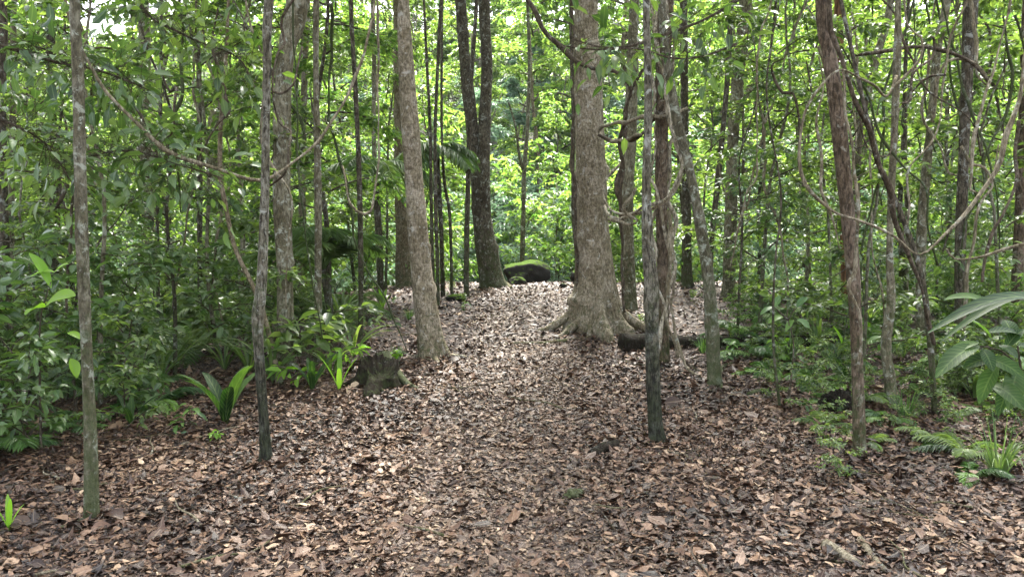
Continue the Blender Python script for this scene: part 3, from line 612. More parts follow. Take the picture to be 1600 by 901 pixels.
#@@ PLANTS
# ------------------------------------------------------------------ undergrowth plants
def bush_proto(seed, H, R_, nl, leafL, mat, tm=T_MID, limbs=10, name='shrub', aspect=.45, droop=.3):
    root = thing(name, 'x', 'shrub', (0, 0, 0)); mb = MB(); twig_crown(mb, seed, (0, 0, 0), H, 0.03, R_, nl, leafL, tm, limbs, 6, elev=(10, 75), limb_r=.006, droop=droop, aspect=aspect)
    mb.build('foliage', [mat, BK_TWIG], root); return Proto(root)
def strap_proto(seed, n, L, W, mat, name='strap_plant', upright=1.2, bend=.8):
    root = thing(name, 'x', 'plant', (0, 0, 0)); g = rng(seed)
    for i in range(n):
        mb = MB(); az = i * 6.28 / n + g.normal() * .3; l = L * g.uniform(.6, 1.1); u = np.linspace(0, 1, 10)
        out = u * l * .45 + (u ** 2.2) * l * bend * .4; up = u * l * upright * .8 - (u ** 2.5) * l * bend * .55
        pts = np.stack([np.cos(az) * out, np.sin(az) * out, up], 1); w = W * np.sin(np.clip(u * .93 + .06, 0, 1) * math.pi) ** .6
        mb.ribbon(pts, w, (0, 0, 1), .18, 0, g.random()); mb.build('leaf_blade', [mat], root)
    return Proto(root)
def grass_proto(seed, n, L, mat, name='grass_tuft'):
    root = thing(name, 'x', 'grass', (0, 0, 0)); g = rng(seed); mb = MB()
    for i in range(n):
        az = g.random() * 6.28; l = L * g.uniform(.5, 1.1); u = np.linspace(0, 1, 6); sp_ = g.uniform(.15, .8)
        pts = np.stack([np.cos(az) * (.03 + u * l * sp_ * .8), np.sin(az) * (.03 + u * l * sp_ * .8), u * l - u ** 2.4 * l * sp_ * .9], 1)
        mb.ribbon(pts, .012 * (1 - u * .85) * L / .4, (0, 0, 1), .2, 0, g.random())
    mb.build('blades', [mat], root); return Proto(root)
def frond(mb, p0, d, L, seed, nleaf=26, lw=.03, ll=.3, sag=.6, mat=0, smat=1, rnd=.5):
    g = rng(seed); d = np.array(d, float); d /= np.linalg.norm(d); u = np.linspace(0, 1, 12)[:, None]
    pts = np.array(p0) + d * u * L - np.array((0, 0, 1)) * (u ** 2) * L * sag
    mb.tube(pts, np.linspace(.012, .003, 12) * (L / 1.5), 4, smat, cap=False)
    k = nleaf; s = np.linspace(.12, 1, k); seg = s * 11; i0 = np.minimum(seg.astype(int), 10); fr = (seg - i0)[:, None]
    pos = pts[i0] * (1 - fr) + pts[i0 + 1] * fr; tn = unit(pts[i0 + 1] - pts[i0])
    for sg in (1, -1):
        sd_ = unit(np.cross(tn, np.array((0, 0, 1.0)))) * sg
        dd = sd_ * .9 + tn * .75 + g.normal(size=(k, 3)) * .07 - np.array((0, 0, .25))
        LL = ll * np.sin(np.clip(s * .9 + .1, 0, 1) * math.pi) ** .5 * g.uniform(.85, 1.1, k) + .02
        nn = np.array((0, 0, 1.0)) + g.normal(size=(k, 3)) * .2
        tm = (np.array([(0, 0, 0), (.3, .5, .06), (.7, .38, -.03), (1, 0, -.2), (.3, -.5, .06), (.7, -.38, -.03), (.5, 0, -.02)], float),
              np.array([(0, 6, 1), (1, 6, 2), (6, 3, 2), (0, 4, 6), (4, 5, 6), (6, 5, 3)]))
        mb.leaves(pos, dd, nn, LL, np.full(k, lw), tm, mat, np.clip(rnd + g.normal(size=k) * .12, 0, 1))
def palm_proto(seed, n, L, stem_h, name='understory_palm', elev=(.5, 1.4), sag=.6, ll=.3, lw=.03, mat=None):
    root = thing(name, 'x', 'palm', (0, 0, 0)); g = rng(seed)
    if stem_h > 0:
        mb = MB(); mb.tube([(0, 0, -.1), (0.01, 0, stem_h * .5), (0, 0, stem_h)], [.03, .028, .025], 8, 0); mb.build('stem', [BK_DARK], root)
    for i in range(n):
        az = i * 2.4 + g.normal() * .2; e = g.uniform(*elev); mb = MB()
        frond(mb, (0, 0, stem_h), (math.cos(az), math.sin(az), e), L * g.uniform(.75, 1.1), seed * 31 + i, 30, lw, ll, sag, rnd=g.random()); mb.build('frond', [mat or LF_PALM, LF_PALM], root)
    return Proto(root)

BUSH = [bush_proto(201, .9, .65, 300, .105, LF_DARK), bush_proto(202, 1.4, .85, 420, .12, LF_DARK, limbs=14), bush_proto(203, .7, .55, 420, .07, LF_MID), bush_proto(204, 1.1, .6, 520, .08, LF_MID, limbs=12),
        bush_proto(205, 1.6, .9, 900, .09, LF_HAZE, T_LOW, limbs=16, aspect=.3), bush_proto(206, 1.7, .9, 900, .10, LF_BRIGHT, T_LOW, limbs=16)]
SEED = [bush_proto(211, .16, .14, 14, .075, LF_STRAP, limbs=2, name='seedling'), bush_proto(212, .24, .16, 20, .08, LF_MID, limbs=3, name='seedling'), bush_proto(213, .12, .12, 10, .06, LF_LIME, limbs=2, name='seedling')]
STRAP = [strap_proto(221, 7, .5, .075, LF_BROAD, upright=1.45, bend=.6), strap_proto(222, 6, .42, .06, LF_BROAD, upright=1.4, bend=.6), strap_proto(223, 4, .34, .045, LF_LIME, upright=1.5, bend=.3)]
CLUMP = [strap_proto(225, 18, 1.0, .034, LF_PALM, 'long_leaved_clump'), strap_proto(226, 14, .85, .034, LF_MID, 'long_leaved_clump')]
GRASS = [grass_proto(231, 60, .35, LF_STRAP), grass_proto(232, 60, .5, LF_PALM)]
PALM = [palm_proto(241, 9, 1.5, 0, elev=(.8, 2.5), sag=.7), palm_proto(242, 7, 1.1, 0, elev=(.6, 1.8), sag=.6, ll=.22, lw=.022)]
FERN = [palm_proto(251, 9, .6, 0, 'fern', elev=(.4, 1.2), sag=.55, ll=.12, lw=.018, mat=LF_STRAP), palm_proto(252, 7, .5, 0, 'fern', elev=(.3, 1.0), sag=.5, ll=.10, lw=.016, mat=LF_MID)]
ADJ = {id(a): b for a, b in ((BUSH[0], 'large-leaved dark'), (BUSH[1], 'tall dark'), (BUSH[2], 'small-leaved low'), (BUSH[3], 'rounded green'), (BUSH[4], 'bluish'), (BUSH[5], 'bright'), (FERN[0], 'bright'), (FERN[1], 'dull'), (PALM[0], 'wide'), (PALM[1], 'short'),
       (CLUMP[0], 'dark'), (CLUMP[1], 'bright'), (SEED[0], 'glossy'), (SEED[1], 'branched'), (SEED[2], 'lime'), (GRASS[0], 'short'), (GRASS[1], 'tall'))}

# hand-placed plants (photo pixels of their feet)
STRAP[0].put('broad-bladed strap plant on bare litter left of the crooked trunk', G(352, 664), .6, 1.35)
STRAP[1].put('strap-leaved clump at the foot of the lichen-blotched trunk', G(488, 612), .2, 1.0)
STRAP[2].put('lime green upright blades left of the rotten stump', G(530, 612), .3, 1.1)
STRAP[2].put('lime green blades between the thin pole and the leaning pale trunk', G(598, 484), 1.4, 1.1)
STRAP[1].put('small strap plant under the mossed stem at the far left', G(205, 668), 2.0, .75)
STRAP[0].put('tall strap plant deep in the left undergrowth', G(100, 560), 2.0, 1.7)
STRAP[1].put('strap-leaved plant right of the red-brown trunk', G(1320, 600), 1.0, 1.0)
STRAP[2].put('bright narrow plant on the ground by the red-brown trunk', G(1322, 555), 2.0, 1.0)
STRAP[2].put('yellow-green upright leaves at the lower left corner', G(14, 830), 2.2, .62)
GRASS[0].put('bright grass tuft in front of the fallen log', G(1098, 552), 0, .8)
GRASS[0].put('loose grass tuft right of the twisted stem', G(1415, 655), 0, 1.0)
GRASS[1].put('pale grass fountain among the right-hand ferns', G(1235, 560), 0, .9)
GRASS[1].put('long drooping grass in the lower right corner', G(1560, 745), 0, 1.0)
GRASS[0].put('short grass tuft left of the leaning pale trunk foot', G(620, 560), 1, .6)
GRASS[0].put('small grass tuft beside the wide tan trunk', G(640, 500), 1, .7)
grp = 'ferns beyond the log at the right'
for (x, y, s_) in ((1160, 520, 1.1), (1200, 500, 1.2), (1180, 560, 1.1), (1230, 530, 1.1), (1255, 470, 1.2), (1290, 480, 1.1), (1200, 585, .9), (1140, 540, .9), (1300, 530, 1.0)):
    q = G(x, y); AUTO.append((FERN[(x // 10) % 2].put('x', q, x, s_, grp), '%s feathery fern beyond the log %s' % (('bright', 'dull')[(x // 10) % 2], sector(q)), q.y))
for (x, y) in ((395, 505), (330, 520), (505, 520), (540, 500), (300, 560), (250, 520), (350, 480), (480, 490)):
    q = G(x, y); AUTO.append((PALM[(x // 5) % 2].put('x', q, x, 1.0 + .2 * ((x * 7) % 3 - 1), 'low palms in the left undergrowth'), '%s low palm %s' % (('wide', 'short')[(x // 5) % 2], sector(q)), q.y))

g = rng(909)
def scat_plants(pl, n, y0, y1, xr, lab, grp, s0=.8, s1=1.3, jit=.4, keep=None):
    k = 0; tries = 0; pos = []
    while k < n and tries < n * 80:
        tries += 1
        y = math.sqrt(g.random() * (y1 * y1 - y0 * y0) + y0 * y0); x = g.uniform(*xr(y))
        if keep and not keep(x, y): continue
        if any((x - a) ** 2 + (y - b) ** 2 < jit * jit for a, b in pos): continue
        pos.append((x, y)); k += 1
        ip = int(g.integers(len(pl)))
        AUTO.append((pl[ip].put('x', gz(x, y), g.random() * 6.28, g.uniform(s0, s1), grp), ('%s %s %s' % (ADJ.get(id(pl[ip]), ''), lab, sector((x, y)))).strip(), y))
LX = lambda y: (-.74 * y - .6, -.27 * y - .45)
scat_plants([BUSH[0], BUSH[1], BUSH[3], BUSH[2], FERN[0]], 34, 5.0, 8.5, lambda y: (-.74 * y - .6, -.40 * y - .5), 'leafy plant', 'dark shrubs massed at the left', jit=.35)
scat_plants(BUSH[:4], 46, 8.5, 15, LX, 'undergrowth shrub', 'shrubs in the left undergrowth', jit=.45)
scat_plants(CLUMP, 30, 7.2, 12, lambda y: (-.58 * y, -.18 * y), 'long-leaved clump', 'long-leaved clumps in the left undergrowth', jit=.4, s0=.6, s1=1.05)
scat_plants(PALM, 14, 8.5, 14, LX, 'arching palm', 'arching palms in the left undergrowth', jit=.8)
RX = lambda y: (.26 * y + .6, .76 * y + .6)
scat_plants(BUSH[2:5], 34, 10.5, 17, RX, 'undergrowth shrub', 'shrubs in the right undergrowth', jit=.6)
scat_plants(BUSH[1:4], 14, 6.5, 10.5, lambda y: (.5 * y, .76 * y + .6), 'nearer leafy shrub', 'shrubs near the right edge', jit=.6, s0=.5, s1=.9)
scat_plants(GRASS, 26, 6, 13, lambda y: (.36 * y, .76 * y + .6), 'grass tuft', 'grass tufts on the right forest floor', jit=.4, s0=.6, s1=1.1)
scat_plants(BUSH[2:4], 26, 5.5, 10.5, lambda y: (.40 * y, .76 * y + .6), 'low leafy shrublet', 'low shrublets on the right forest floor', jit=.4, s0=.3, s1=.6)
scat_plants([BUSH[3], BUSH[2], BUSH[5]], 34, 6, 12, lambda y: (.30 * y, .76 * y + .6), 'leafy shrublet', 'bright shrublets on the right forest floor', jit=.4, s0=.3, s1=.75)
scat_plants([BUSH[2], BUSH[3]], 15, 4.6, 7, lambda y: (.42 * y, .76 * y + .4), 'low leafy plant', 'low leafy plants near the right trunks', jit=.3, s0=.25, s1=.5)
scat_plants([FERN[0], FERN[1]], 16, 4.8, 7.5, lambda y: (.40 * y, .76 * y + .4), 'small fern', 'small ferns near the right trunks', jit=.3, s0=.5, s1=.9)
scat_plants([CLUMP[1]], 14, 6, 12, lambda y: (.36 * y, .76 * y + .6), 'drooping long-leaved clump', 'long-leaved clumps at the right', jit=.6, s0=.5, s1=.8)
for k_, (px_, py_, i_, s_) in enumerate(((430, 600, 1, 2.4), (455, 610, 2, 2.2), (505, 590, 1, 2.4), (470, 585, 1, 2.0), (548, 572, 2, 2.0), (612, 572, 2, 1.4), (420, 570, 1, 2.2))):
    q = G(px_, py_); AUTO.append((SEED[i_].put('x', q, k_, s_, 'leafy sprigs around the stump'), 'yellow-green leafy sprig %s' % sector(q), q.y))
scat_plants(FERN, 60, 6, 14, RX, 'fern on the litter', 'ferns on the right forest floor', jit=.4, s0=.7, s1=1.2)
scat_plants([BUSH[4], BUSH[5], BUSH[5]], 130, 16.5, 27, lambda y: (-.72 * y, .72 * y), 'shrub beyond crest', 'shrubs on the slope beyond the crest', jit=.9, s0=1.0, s1=2.4)
scat_plants(SEED, 70, 3.2, 14, lambda y: (-.7 * y - .3, .7 * y + .3), 'small seedling', 'seedlings sprouting from the litter', jit=.3, s0=.5, s1=1.3, keep=lambda x, y: abs(x) > (.36 * y if y < 7 else .6))
scat_plants(SEED, 50, 5.5, 12, RX, 'leafy shoot on the litter', 'shoots on the right forest floor', jit=.3, s0=1, s1=2.2)

#@@ DETAILS
# ------------------------------------------------------------------ lianas
def liana(name, label, ctrl, w, mat, seed=1, sides=7, wob=.2, cat='liana', group=None, leaves=None):
    """ctrl: (px, py, depth); w: width in pixels"""
    pts = [np.array(P(*c_)) for c_ in ctrl]; t, sp = smooth(pts, .05); g = rng(seed)
    d = np.mean([c_[2] for c_ in ctrl]); ws = w if isinstance(w, (list, tuple)) else [w, w]
    rad = np.interp(np.linspace(0, 1, len(sp)), np.linspace(0, 1, len(ws)), ws) / F * d / 2
    k = np.arange(len(sp)); rad = rad * (1 + .18 * np.sin(k * .21 + seed) + .14 * np.sin(k * .57 + seed * 2))
    sp = sp + np.stack([np.sin(k * .31 + seed) + np.sin(k * .73), np.cos(k * .4 + seed), np.sin(k * .27) + np.cos(k * .6)], 1) * rad[:, None] * wob * 2.5
    org = sp[0]; mb = MB(); mb.tube(sp - org, rad, sides, 0, trunk_fn(seed, .12))
    if leaves:
        root = thing(name, label, cat, tuple(org), group); mb.build('stem', [mat], root); lb = MB(); nL, lsize, lm = leaves
        idx = g.integers(2, len(sp) - 1, nL); ta = unit(np.gradient(sp, axis=0))[idx]
        off = g.normal(size=(nL, 3)) * lsize * 1.3; pos = sp[idx] - org + off
        for q in range(0, nL): lb.tube([sp[idx[q]] - org, pos[q]], [.002, .0015], 3, 1, cap=False)
        dd = off + ta * .03 + np.array((0, 0, -.06)) * 1.0 + g.normal(size=(nL, 3)) * .03; L_ = lsize * g.uniform(.7, 1.3, nL)
        lb.leaves(pos, dd, np.array((0, 0, 1.)) + g.normal(size=(nL, 3)) * .5, L_, L_ * .42, T_MID, 0, g.random(nL)); lb.build('leaves', [lm, BK_TWIG], root)
        return root
    o = mb.build(name, [mat]); o.location = org; return tag(o, label, cat, group)

liana('liana', 'long pale sagging vine looping across the left tree trunks',
      [(95, -60, 5.0), (112, 40, 5.0), (145, 110, 5.1), (200, 180, 5.2), (265, 236, 5.3), (340, 266, 5.4), (402, 280, 5.5), (455, 256, 5.6), (510, 205, 5.8), (550, 130, 6.0), (578, 50, 6.2), (590, -60, 6.4)], [4, 5, 6, 4, 5, 4], BK_LIANA, 3)
liana('liana', 'black vine arching from the top edge across the giant trunk',
      [(800, -60, 8.4), (825, 5, 8.4), (850, 45, 8.4), (890, 85, 8.5), (925, 107, 8.5), (965, 116, 8.6), (985, 140, 8.7), (980, 165, 8.8), (976, 210, 8.9), (970, 270, 9), (972, 330, 9)], [6, 6, 6, 5], BK_LIANAD, 4)
liana('liana', 'grey vine loop reaching from the thin trunk to the giant trunk, upper one',
      [(1075, 170, 8.0), (1040, 182, 7.9), (1000, 185, 8), (965, 192, 8.6), (940, 200, 9.0), (937, 212, 9.1), (965, 220, 8.7), (1000, 212, 8)], [6, 6, 5], BK_LIANA, 5)
liana('liana', 'dark vine loop below the grey one beside the giant trunk',
      [(935, 212, 9.0), (950, 219, 8.9), (975, 222, 8.6), (998, 212, 8.2), (1020, 190, 8), (1035, 165, 7.9)], [5, 6, 5], BK_LIANAD, 6)
liana('liana', 'twisted rope vine hanging in a loop from the vine-wrapped trunk, outer strand',
      [(1042, 120, 7.85), (1047, 190, 7.85), (1058, 220, 7.8), (1066, 245, 7.8), (1060, 280, 7.8), (1045, 310, 7.8), (1020, 325, 7.9), (1000, 335, 8), (975, 342, 8.2), (952, 335, 8.4), (945, 322, 8.6)], [7, 7, 6, 5], BK_LIANAP, 7)
liana('liana', 'twisted rope vine hanging in a loop from the vine-wrapped trunk, inner strand',
      [(1038, 90, 7.8), (1044, 160, 7.8), (1050, 200, 7.8), (1064, 232, 7.75), (1064, 262, 7.75), (1054, 292, 7.75), (1034, 318, 7.8), (1005, 326, 7.9), (980, 333, 8.1), (955, 328, 8.3), (943, 305, 8.5), (950, 280, 8.6), (970, 255, 8.7)], [6, 6, 5, 4], BK_LIANAP, 8)
liana('liana', 'thin vine hanging in coils below the twisted loop', [(993, 295, 8), (985, 310, 8), (975, 322, 8), (982, 335, 8), (998, 345, 8), (985, 352, 8), (965, 345, 8.1), (950, 340, 8.2)], 5, BK_LIANA, 9)
liana('liana', 'dark rope-like vine hanging between the giant and the thin trunk', [(1005, 110, 8.3), (988, 140, 8.4), (978, 180, 8.5), (968, 215, 8.6), (972, 260, 8.6), (968, 300, 8.6), (972, 400, 8.7), (975, 490, 8.8)], [5, 6, 7, 4, 4], BK_LIANAD, 10)
for i, (ph, lab, w_) in enumerate(((0, 'pale vine spiralling tightly around the brown wrapped trunk', 5), (2.2, 'brown vine twisting up the front of the wrapped trunk', 5), (4.1, 'thin grey vine winding behind the wrapped trunk', 3.5))):
    ctrl = []
    for k in range(26):
        py = 560 - k * 24; a = ph + k * (.42 if i != 1 else .28) * (1 if i != 1 else -1); r_ = 12 + (2 if k % 3 else 8) + 3 * math.sin(k * 1.7)
        ctrl.append((1036 + math.cos(a) * r_ * 1.05, py, 8.05 - math.sin(a) * .10 - .02))
    liana('liana', lab, ctrl, w_ + .5, BK_LIANAP, 20 + i)
liana('liana', 'thin brown vine curving from the wrapped trunk down onto the litter', [(1045, 330, 7.9), (1046, 400, 7.8), (1047, 450, 7.7), (1052, 500, 7.7), (1063, 555, 7.6), (1080, 582, 7.5), (1110, 592, 7.5)], 6, BK_LIANA, 25)
liana('liana', 'grey vine slung across the red-brown trunk in a wide loop',
      [(1400, 120, 5.6), (1385, 150, 5.5), (1370, 138, 5.3), (1340, 118, 5.1), (1312, 108, 5.0), (1285, 130, 5.0), (1258, 175, 5.0), (1249, 235, 5.0), (1262, 290, 5.0), (1300, 328, 5.0), (1345, 345, 5.0), (1395, 368, 5.0), (1438, 398, 5.0), (1475, 370, 5.0), (1520, 320, 5.0), (1555, 265, 5.0), (1568, 220, 5.0), (1590, 160, 5.0), (1606, 90, 5.0), (1620, 0, 5.0)], [4, 4, 5, 5, 6, 7, 7], BK_LIANA, 26)
liana('liana', 'brown vine running down right from the top of the red-brown trunk', [(1286, -40, 5.1), (1300, 40, 5.1), (1318, 100, 5.1), (1342, 170, 5.2), (1368, 240, 5.3), (1392, 300, 5.4), (1402, 360, 5.5), (1425, 410, 5.6), (1445, 470, 5.7), (1458, 540, 5.8)], [7, 7, 6], BK_LIANAD, 27)
liana('liana', 'thin vine hugging the right side of the red-brown trunk', [(1316, 110, 5.05), (1322, 170, 5.0), (1332, 220, 5.0), (1333, 260, 5.05), (1340, 310, 5.05), (1338, 360, 5.05), (1340, 420, 5.05), (1325, 450, 5.0), (1345, 500, 5.05), (1338, 580, 5.05)], 5, BK_LIANA, 28)
liana('liana', 'thin wiggling vine hanging from the top edge right of the pale slanting stem', [(1410, -20, 6), (1420, 40, 6), (1440, 60, 6), (1438, 90, 6), (1412, 120, 6), (1395, 135, 6)], 4, BK_LIANA, 29)
liana('liana', 'pale horizontal vine near the right edge above the broad leaves', [(1480, 390, 5.5), (1492, 405, 5.5), (1530, 402, 5.4), (1570, 390, 5.3), (1615, 378, 5.2)], 5, BK_LIANA, 30)
liana('liana', 'dark horizontal branchlike vine high in the right canopy', [(1335, 88, 7), (1370, 82, 7), (1420, 76, 7), (1470, 76, 7), (1500, 84, 7), (1525, 105, 7), (1545, 130, 7)], 5, BK_LIANAD, 31)
liana('liana', 'wavy vine hanging along the dark brown trunk at the right', [(1510, -20, 7.4), (1524, 60, 7.4), (1530, 120, 7.3), (1545, 130, 7.2), (1520, 98, 7.3), (1480, 96, 7.3), (1465, 140, 7.4), (1455, 190, 7.5)], 5, BK_LIANA, 32)
liana('liana', 'knobbly vine dangling by the right edge between the broad leaves and the trunks', [(1590, 190, 6.5), (1585, 230, 6.5), (1590, 280, 6.4), (1570, 330, 6.3), (1545, 370, 6.3), (1535, 440, 6.2)], 5, BK_LIANAD, 33)
liana('liana', 'pale vine curling behind the loop near the right edge', [(1500, 230, 7), (1515, 255, 7), (1540, 262, 7), (1552, 290, 7), (1530, 320, 7), (1520, 370, 7), (1512, 440, 7), (1505, 520, 7)], 5, BK_LIANA, 34)
liana('liana', 'thin straight vine hanging near the left edge trunk', [(112, 200, 7), (116, 260, 6.9), (112, 330, 6.8), (108, 410, 6.7), (104, 470, 6.6), (112, 560, 6.5), (126, 680, 6.4)], 4, BK_LIANAD, 35)
liana('liana', 'dark hooked branch arching behind the left-hand mossed stem', [(40, 330, 7), (70, 333, 7), (92, 318, 7), (103, 290, 7)], 6, BK_LIANAD, 36)
liana('liana', 'fine straight vine hanging left of the giant trunk', [(893, -20, 9.3), (896, 130, 9.3), (895, 240, 9.3), (899, 340, 9.3), (902, 400, 9.4), (898, 470, 9.6)], [4, 4, 6, 5], BK_LIANAD, 37)
liana('leafy_branch', 'dark branch with hanging leaves across the vine-wrapped trunk tops', [(1175, -20, 6.5), (1140, 10, 6.4), (1100, 32, 6.3), (1060, 45, 6.2), (1020, 60, 6.1), (985, 72, 6), (940, 75, 6), (895, 62, 6)], [6, 5, 4, 2], BK_LIANAD, 40, cat='branch', leaves=(130, .13, LF_MID))
liana('leafy_branch', 'thin lower leafy branch hanging before the giant trunk', [(1150, 70, 6.3), (1100, 88, 6.2), (1050, 92, 6.1), (1000, 76, 6), (940, 78, 5.9), (880, 72, 5.8)], [4, 3, 2], BK_LIANAD, 41, cat='branch', leaves=(80, .13, LF_DARK))
liana('leafy_branch', 'drooping leafy branch with dark leaves left of the crooked trunk', [(130, 250, 5.6), (180, 236, 5.5), (240, 245, 5.4), (300, 262, 5.4), (350, 280, 5.4)], [4, 3, 2], BK_LIANAD, 42, cat='branch', leaves=(190, .12, LF_DARK))
liana('leafy_branch', 'leafy branch with dark leaves in the upper left corner', [(-40, 60, 5.2), (30, 80, 5.2), (90, 100, 5.3), (160, 110, 5.4), (230, 140, 5.6)], [5, 4, 2], BK_LIANAD, 43, cat='branch', leaves=(220, .12, LF_DARK))
liana('leafy_branch', 'dark leafy branch hanging low at the far left', [(-40, 180, 5), (20, 195, 5), (70, 225, 5.1), (110, 280, 5.2)], [5, 3, 2], BK_LIANAD, 44, cat='branch', leaves=(150, .12, LF_DARK))
liana('leafy_branch', 'leafy branch hanging from the top edge above the sagging vine', [(190, -30, 6), (240, 30, 6), (300, 60, 6), (370, 90, 6), (400, 140, 6)], [4, 3, 2], BK_LIANAD, 45, cat='branch', leaves=(220, .12, LF_MID))

g = rng(515)
for k in range(46):
    px = g.uniform(1150, 1620) if k < 30 else g.uniform(20, 590); d = g.uniform(5.8, 10.5); top = g.uniform(-90, 120); bot = g.uniform(300, 560) if k % 3 else g.uniform(150, 300)
    n_ = 7; xs_ = px + np.cumsum(g.normal(size=n_) * 13) + np.linspace(0, g.normal() * 70, n_); ys_ = np.linspace(top, bot, n_) + g.normal(size=n_) * 12
    if k % 4 == 0: ys_[-2:] = ys_[-3] - np.array((10, 70)); xs_[-2:] = xs_[-3] + np.array((30, 45)) * (1 if k % 8 else -1)
    q0 = P(px, 300, d); zone = 'right' if k < 30 else 'left'
    AUTO.append((liana('liana', 'x', [(a, b, d + .15 * math.sin(i)) for i, (a, b) in enumerate(zip(xs_, ys_))], [g.uniform(2, 4), g.uniform(2.5, 5), g.uniform(1.5, 3)], (BK_LIANAD, BK_LIANA, BK_DARK)[k % 3], 60 + k, 6, .2, group='thin hanging vines at the %s' % zone),
        '%s thin hanging vine %s' % (('dark', 'pale', 'blackish')[k % 3], sector(q0)), d))

# pale bluish foliage, haze put into its colour, seen through the gap above the boulder
for k, (px, y, s_) in enumerate(((770, 21, 1.7), (800, 23, 2.0), (842, 22, 1.6), (862, 25, 2.1), (785, 26, 2.3), (825, 19, 1.2), (750, 24, 2.0))):
    q = gz((px - 800) / F * y, y); AUTO.append((BUSH[4].put('x', q, k, s_, 'haze-tinted shrubs in the gap behind the boulder'), 'pale haze-tinted shrub in the gap behind the boulder', y))

# ------------------------------------------------------------------ palms with stems (left of centre)
pc = P(585, 258, 12.5)
def tall_palm(label, px, py, d, n, L, seed, sag=.75, elev=(.1, .8), stem_w=10):
    top = P(px, py, d); b = gz(top.x + .1, d); root = thing('understory_palm', label, 'palm', tuple(b)); H = top.z - b.z; g = rng(seed)
    mb = MB(); mb.tube([(0, 0, -.1), (-.03, 0, H * .5), (-.1, 0, H)], [stem_w / F * d / 2] * 3, 8, 0, trunk_fn(seed, .05)); mb.build('stem', [BK_DARK], root)
    for i in range(n):
        az = i * 2.4 + g.normal() * .25; mb = MB(); frond(mb, (-.1, 0, H), (math.cos(az), math.sin(az), g.uniform(*elev)), L * g.uniform(.8, 1.1), seed * 13 + i, 34, .035, .34, sag, rnd=g.random() * .8); mb.build('frond', [LF_PALM, LF_PALM], root)
    return root
tall_palm('palm with drooping dark crown between the thin pole and the leaning trunk', 585, 262, 12, 13, 1.25, 61)
tall_palm('small dark palm crown right of the leaning pale trunk', 682, 232, 12.5, 11, .8, 62, stem_w=7)
tall_palm('young palm with long arching fronds behind the lichen-blotched trunk', 505, 420, 9.5, 11, 1.6, 63, sag=.65, elev=(.6, 2.2), stem_w=12)

# ------------------------------------------------------------------ rocks, stump, log, debris
def rock_mat():
    m, nt, out = nodes('mossy_rock'); L = nt.links; tc = nt.nodes.new('ShaderNodeTexCoord'); o = tc.outputs['Object']
    ge = nt.nodes.new('ShaderNodeNewGeometry'); sx = nt.nodes.new('ShaderNodeSeparateXYZ'); L.new(ge.outputs['True Normal'], sx.inputs[0])
    n = noi(nt, o, 5, 5, .7); st = mixc(nt, noi(nt, o, 20, 5, .7), (.008, .008, .008), (.045, .042, .037))
    f = math_(nt, 'ADD', math_(nt, 'MULTIPLY', sx.outputs[2], .8), math_(nt, 'MULTIPLY', n, .9))
    mo = mixc(nt, noi(nt, o, 30, 4, .7), (.018, .04, .004), (.075, .125, .012))
    col = mixc(nt, ramp(nt, f, [(.98, (0, 0, 0)), (1.1, (1, 1, 1))]).outputs[0], st, mo)
    p = nt.nodes.new('ShaderNodeBsdfPrincipled'); p.inputs['Roughness'].default_value = .95; p.inputs['Specular IOR Level'].default_value = .08; L.new(col, p.inputs['Base Color']); L.new(bump(nt, noi(nt, o, 40, 5, .7), .8, .03), p.inputs['Normal']); L.new(p.outputs[0], out.inputs[0]); return m
ROCK = rock_mat()
def rock(label, loc, size, seed, rz=0, name='mossy_boulder', mat=None, cat='boulder', rough=1):
    g = rng(seed); nu, nv = 40, 24; v = []; sz = np.array(size) / 2
    planes = [(unit(g.normal(size=(1, 3)))[0], g.uniform(.62, .95)) for _ in range(9)]
    for j in range(nv + 1):
        ph = math.pi * j / nv
        for i in range(nu):
            th = 2 * math.pi * i / nu; d = np.array((math.sin(ph) * math.cos(th), math.sin(ph) * math.sin(th), math.cos(ph))); r = 1.0
            for n_, k_ in planes:
                c_ = float(d @ n_)
                if c_ > .05: r = min(r, k_ / c_)
            r *= 1 + .10 * rough * mnoise.noise(Vector(d * 2.2) + Vector((seed, 0, 0))) + .04 * rough ** 2 * mnoise.noise(Vector(d * 7) + Vector((0, seed, 0)))
            v.append(d * r * sz)
    f = []
    for j in range(nv):
        for i in range(nu):
            a = j * nu + i; b = j * nu + (i + 1) % nu; f += [(a, a + nu, b + nu), (a, b + nu, b)]
    mb = MB(); mb.add(v, f, np.zeros((len(v), 3)), 0); o = mb.build(name, [mat or ROCK]); o.location = loc; o.rotation_euler = (0, 0, rz); return tag(o, label, cat)
b1 = P(820, 432, 15.6); rock('large dark boulder with a mossy top at the crest of the path', (b1.x, 15.6, terrain(b1.x, 15.6) + .22), (1.1, .8, .62), 4, .3)
b2 = P(808, 443, 14.6); rock('small rounded mossy stone in front of the large boulder', (b2.x, 14.6, terrain(b2.x, 14.6) + .05), (.36, .3, .24), 7, 0)
b3 = P(903, 436, 14.8); rock('mossy stone half hidden behind the giant trunk at the crest', (b3.x, 14.8, terrain(b3.x, 14.8) + .1), (.3, .3, .4), 9, 0)
b4 = G(713, 470); rock('flat mossy stone left of the thin stem by the forked tree', (b4.x, b4.y, b4.z + .03), (.35, .3, .16), 12, 0, mat=ROCK)
b5 = G(880, 450); rock('little grey stone on the crest of the path', (b5.x, b5.y, b5.z + .02), (.16, .14, .14), 15, 0)
b6 = G(895, 778); rock('small yellowish mossy lump of rotten wood on the path', (b6.x, b6.y, b6.z + .015), (.15, .09, .07), 21, .4, 'wood_lump', BK_MOSS, 'wood', rough=2.5)
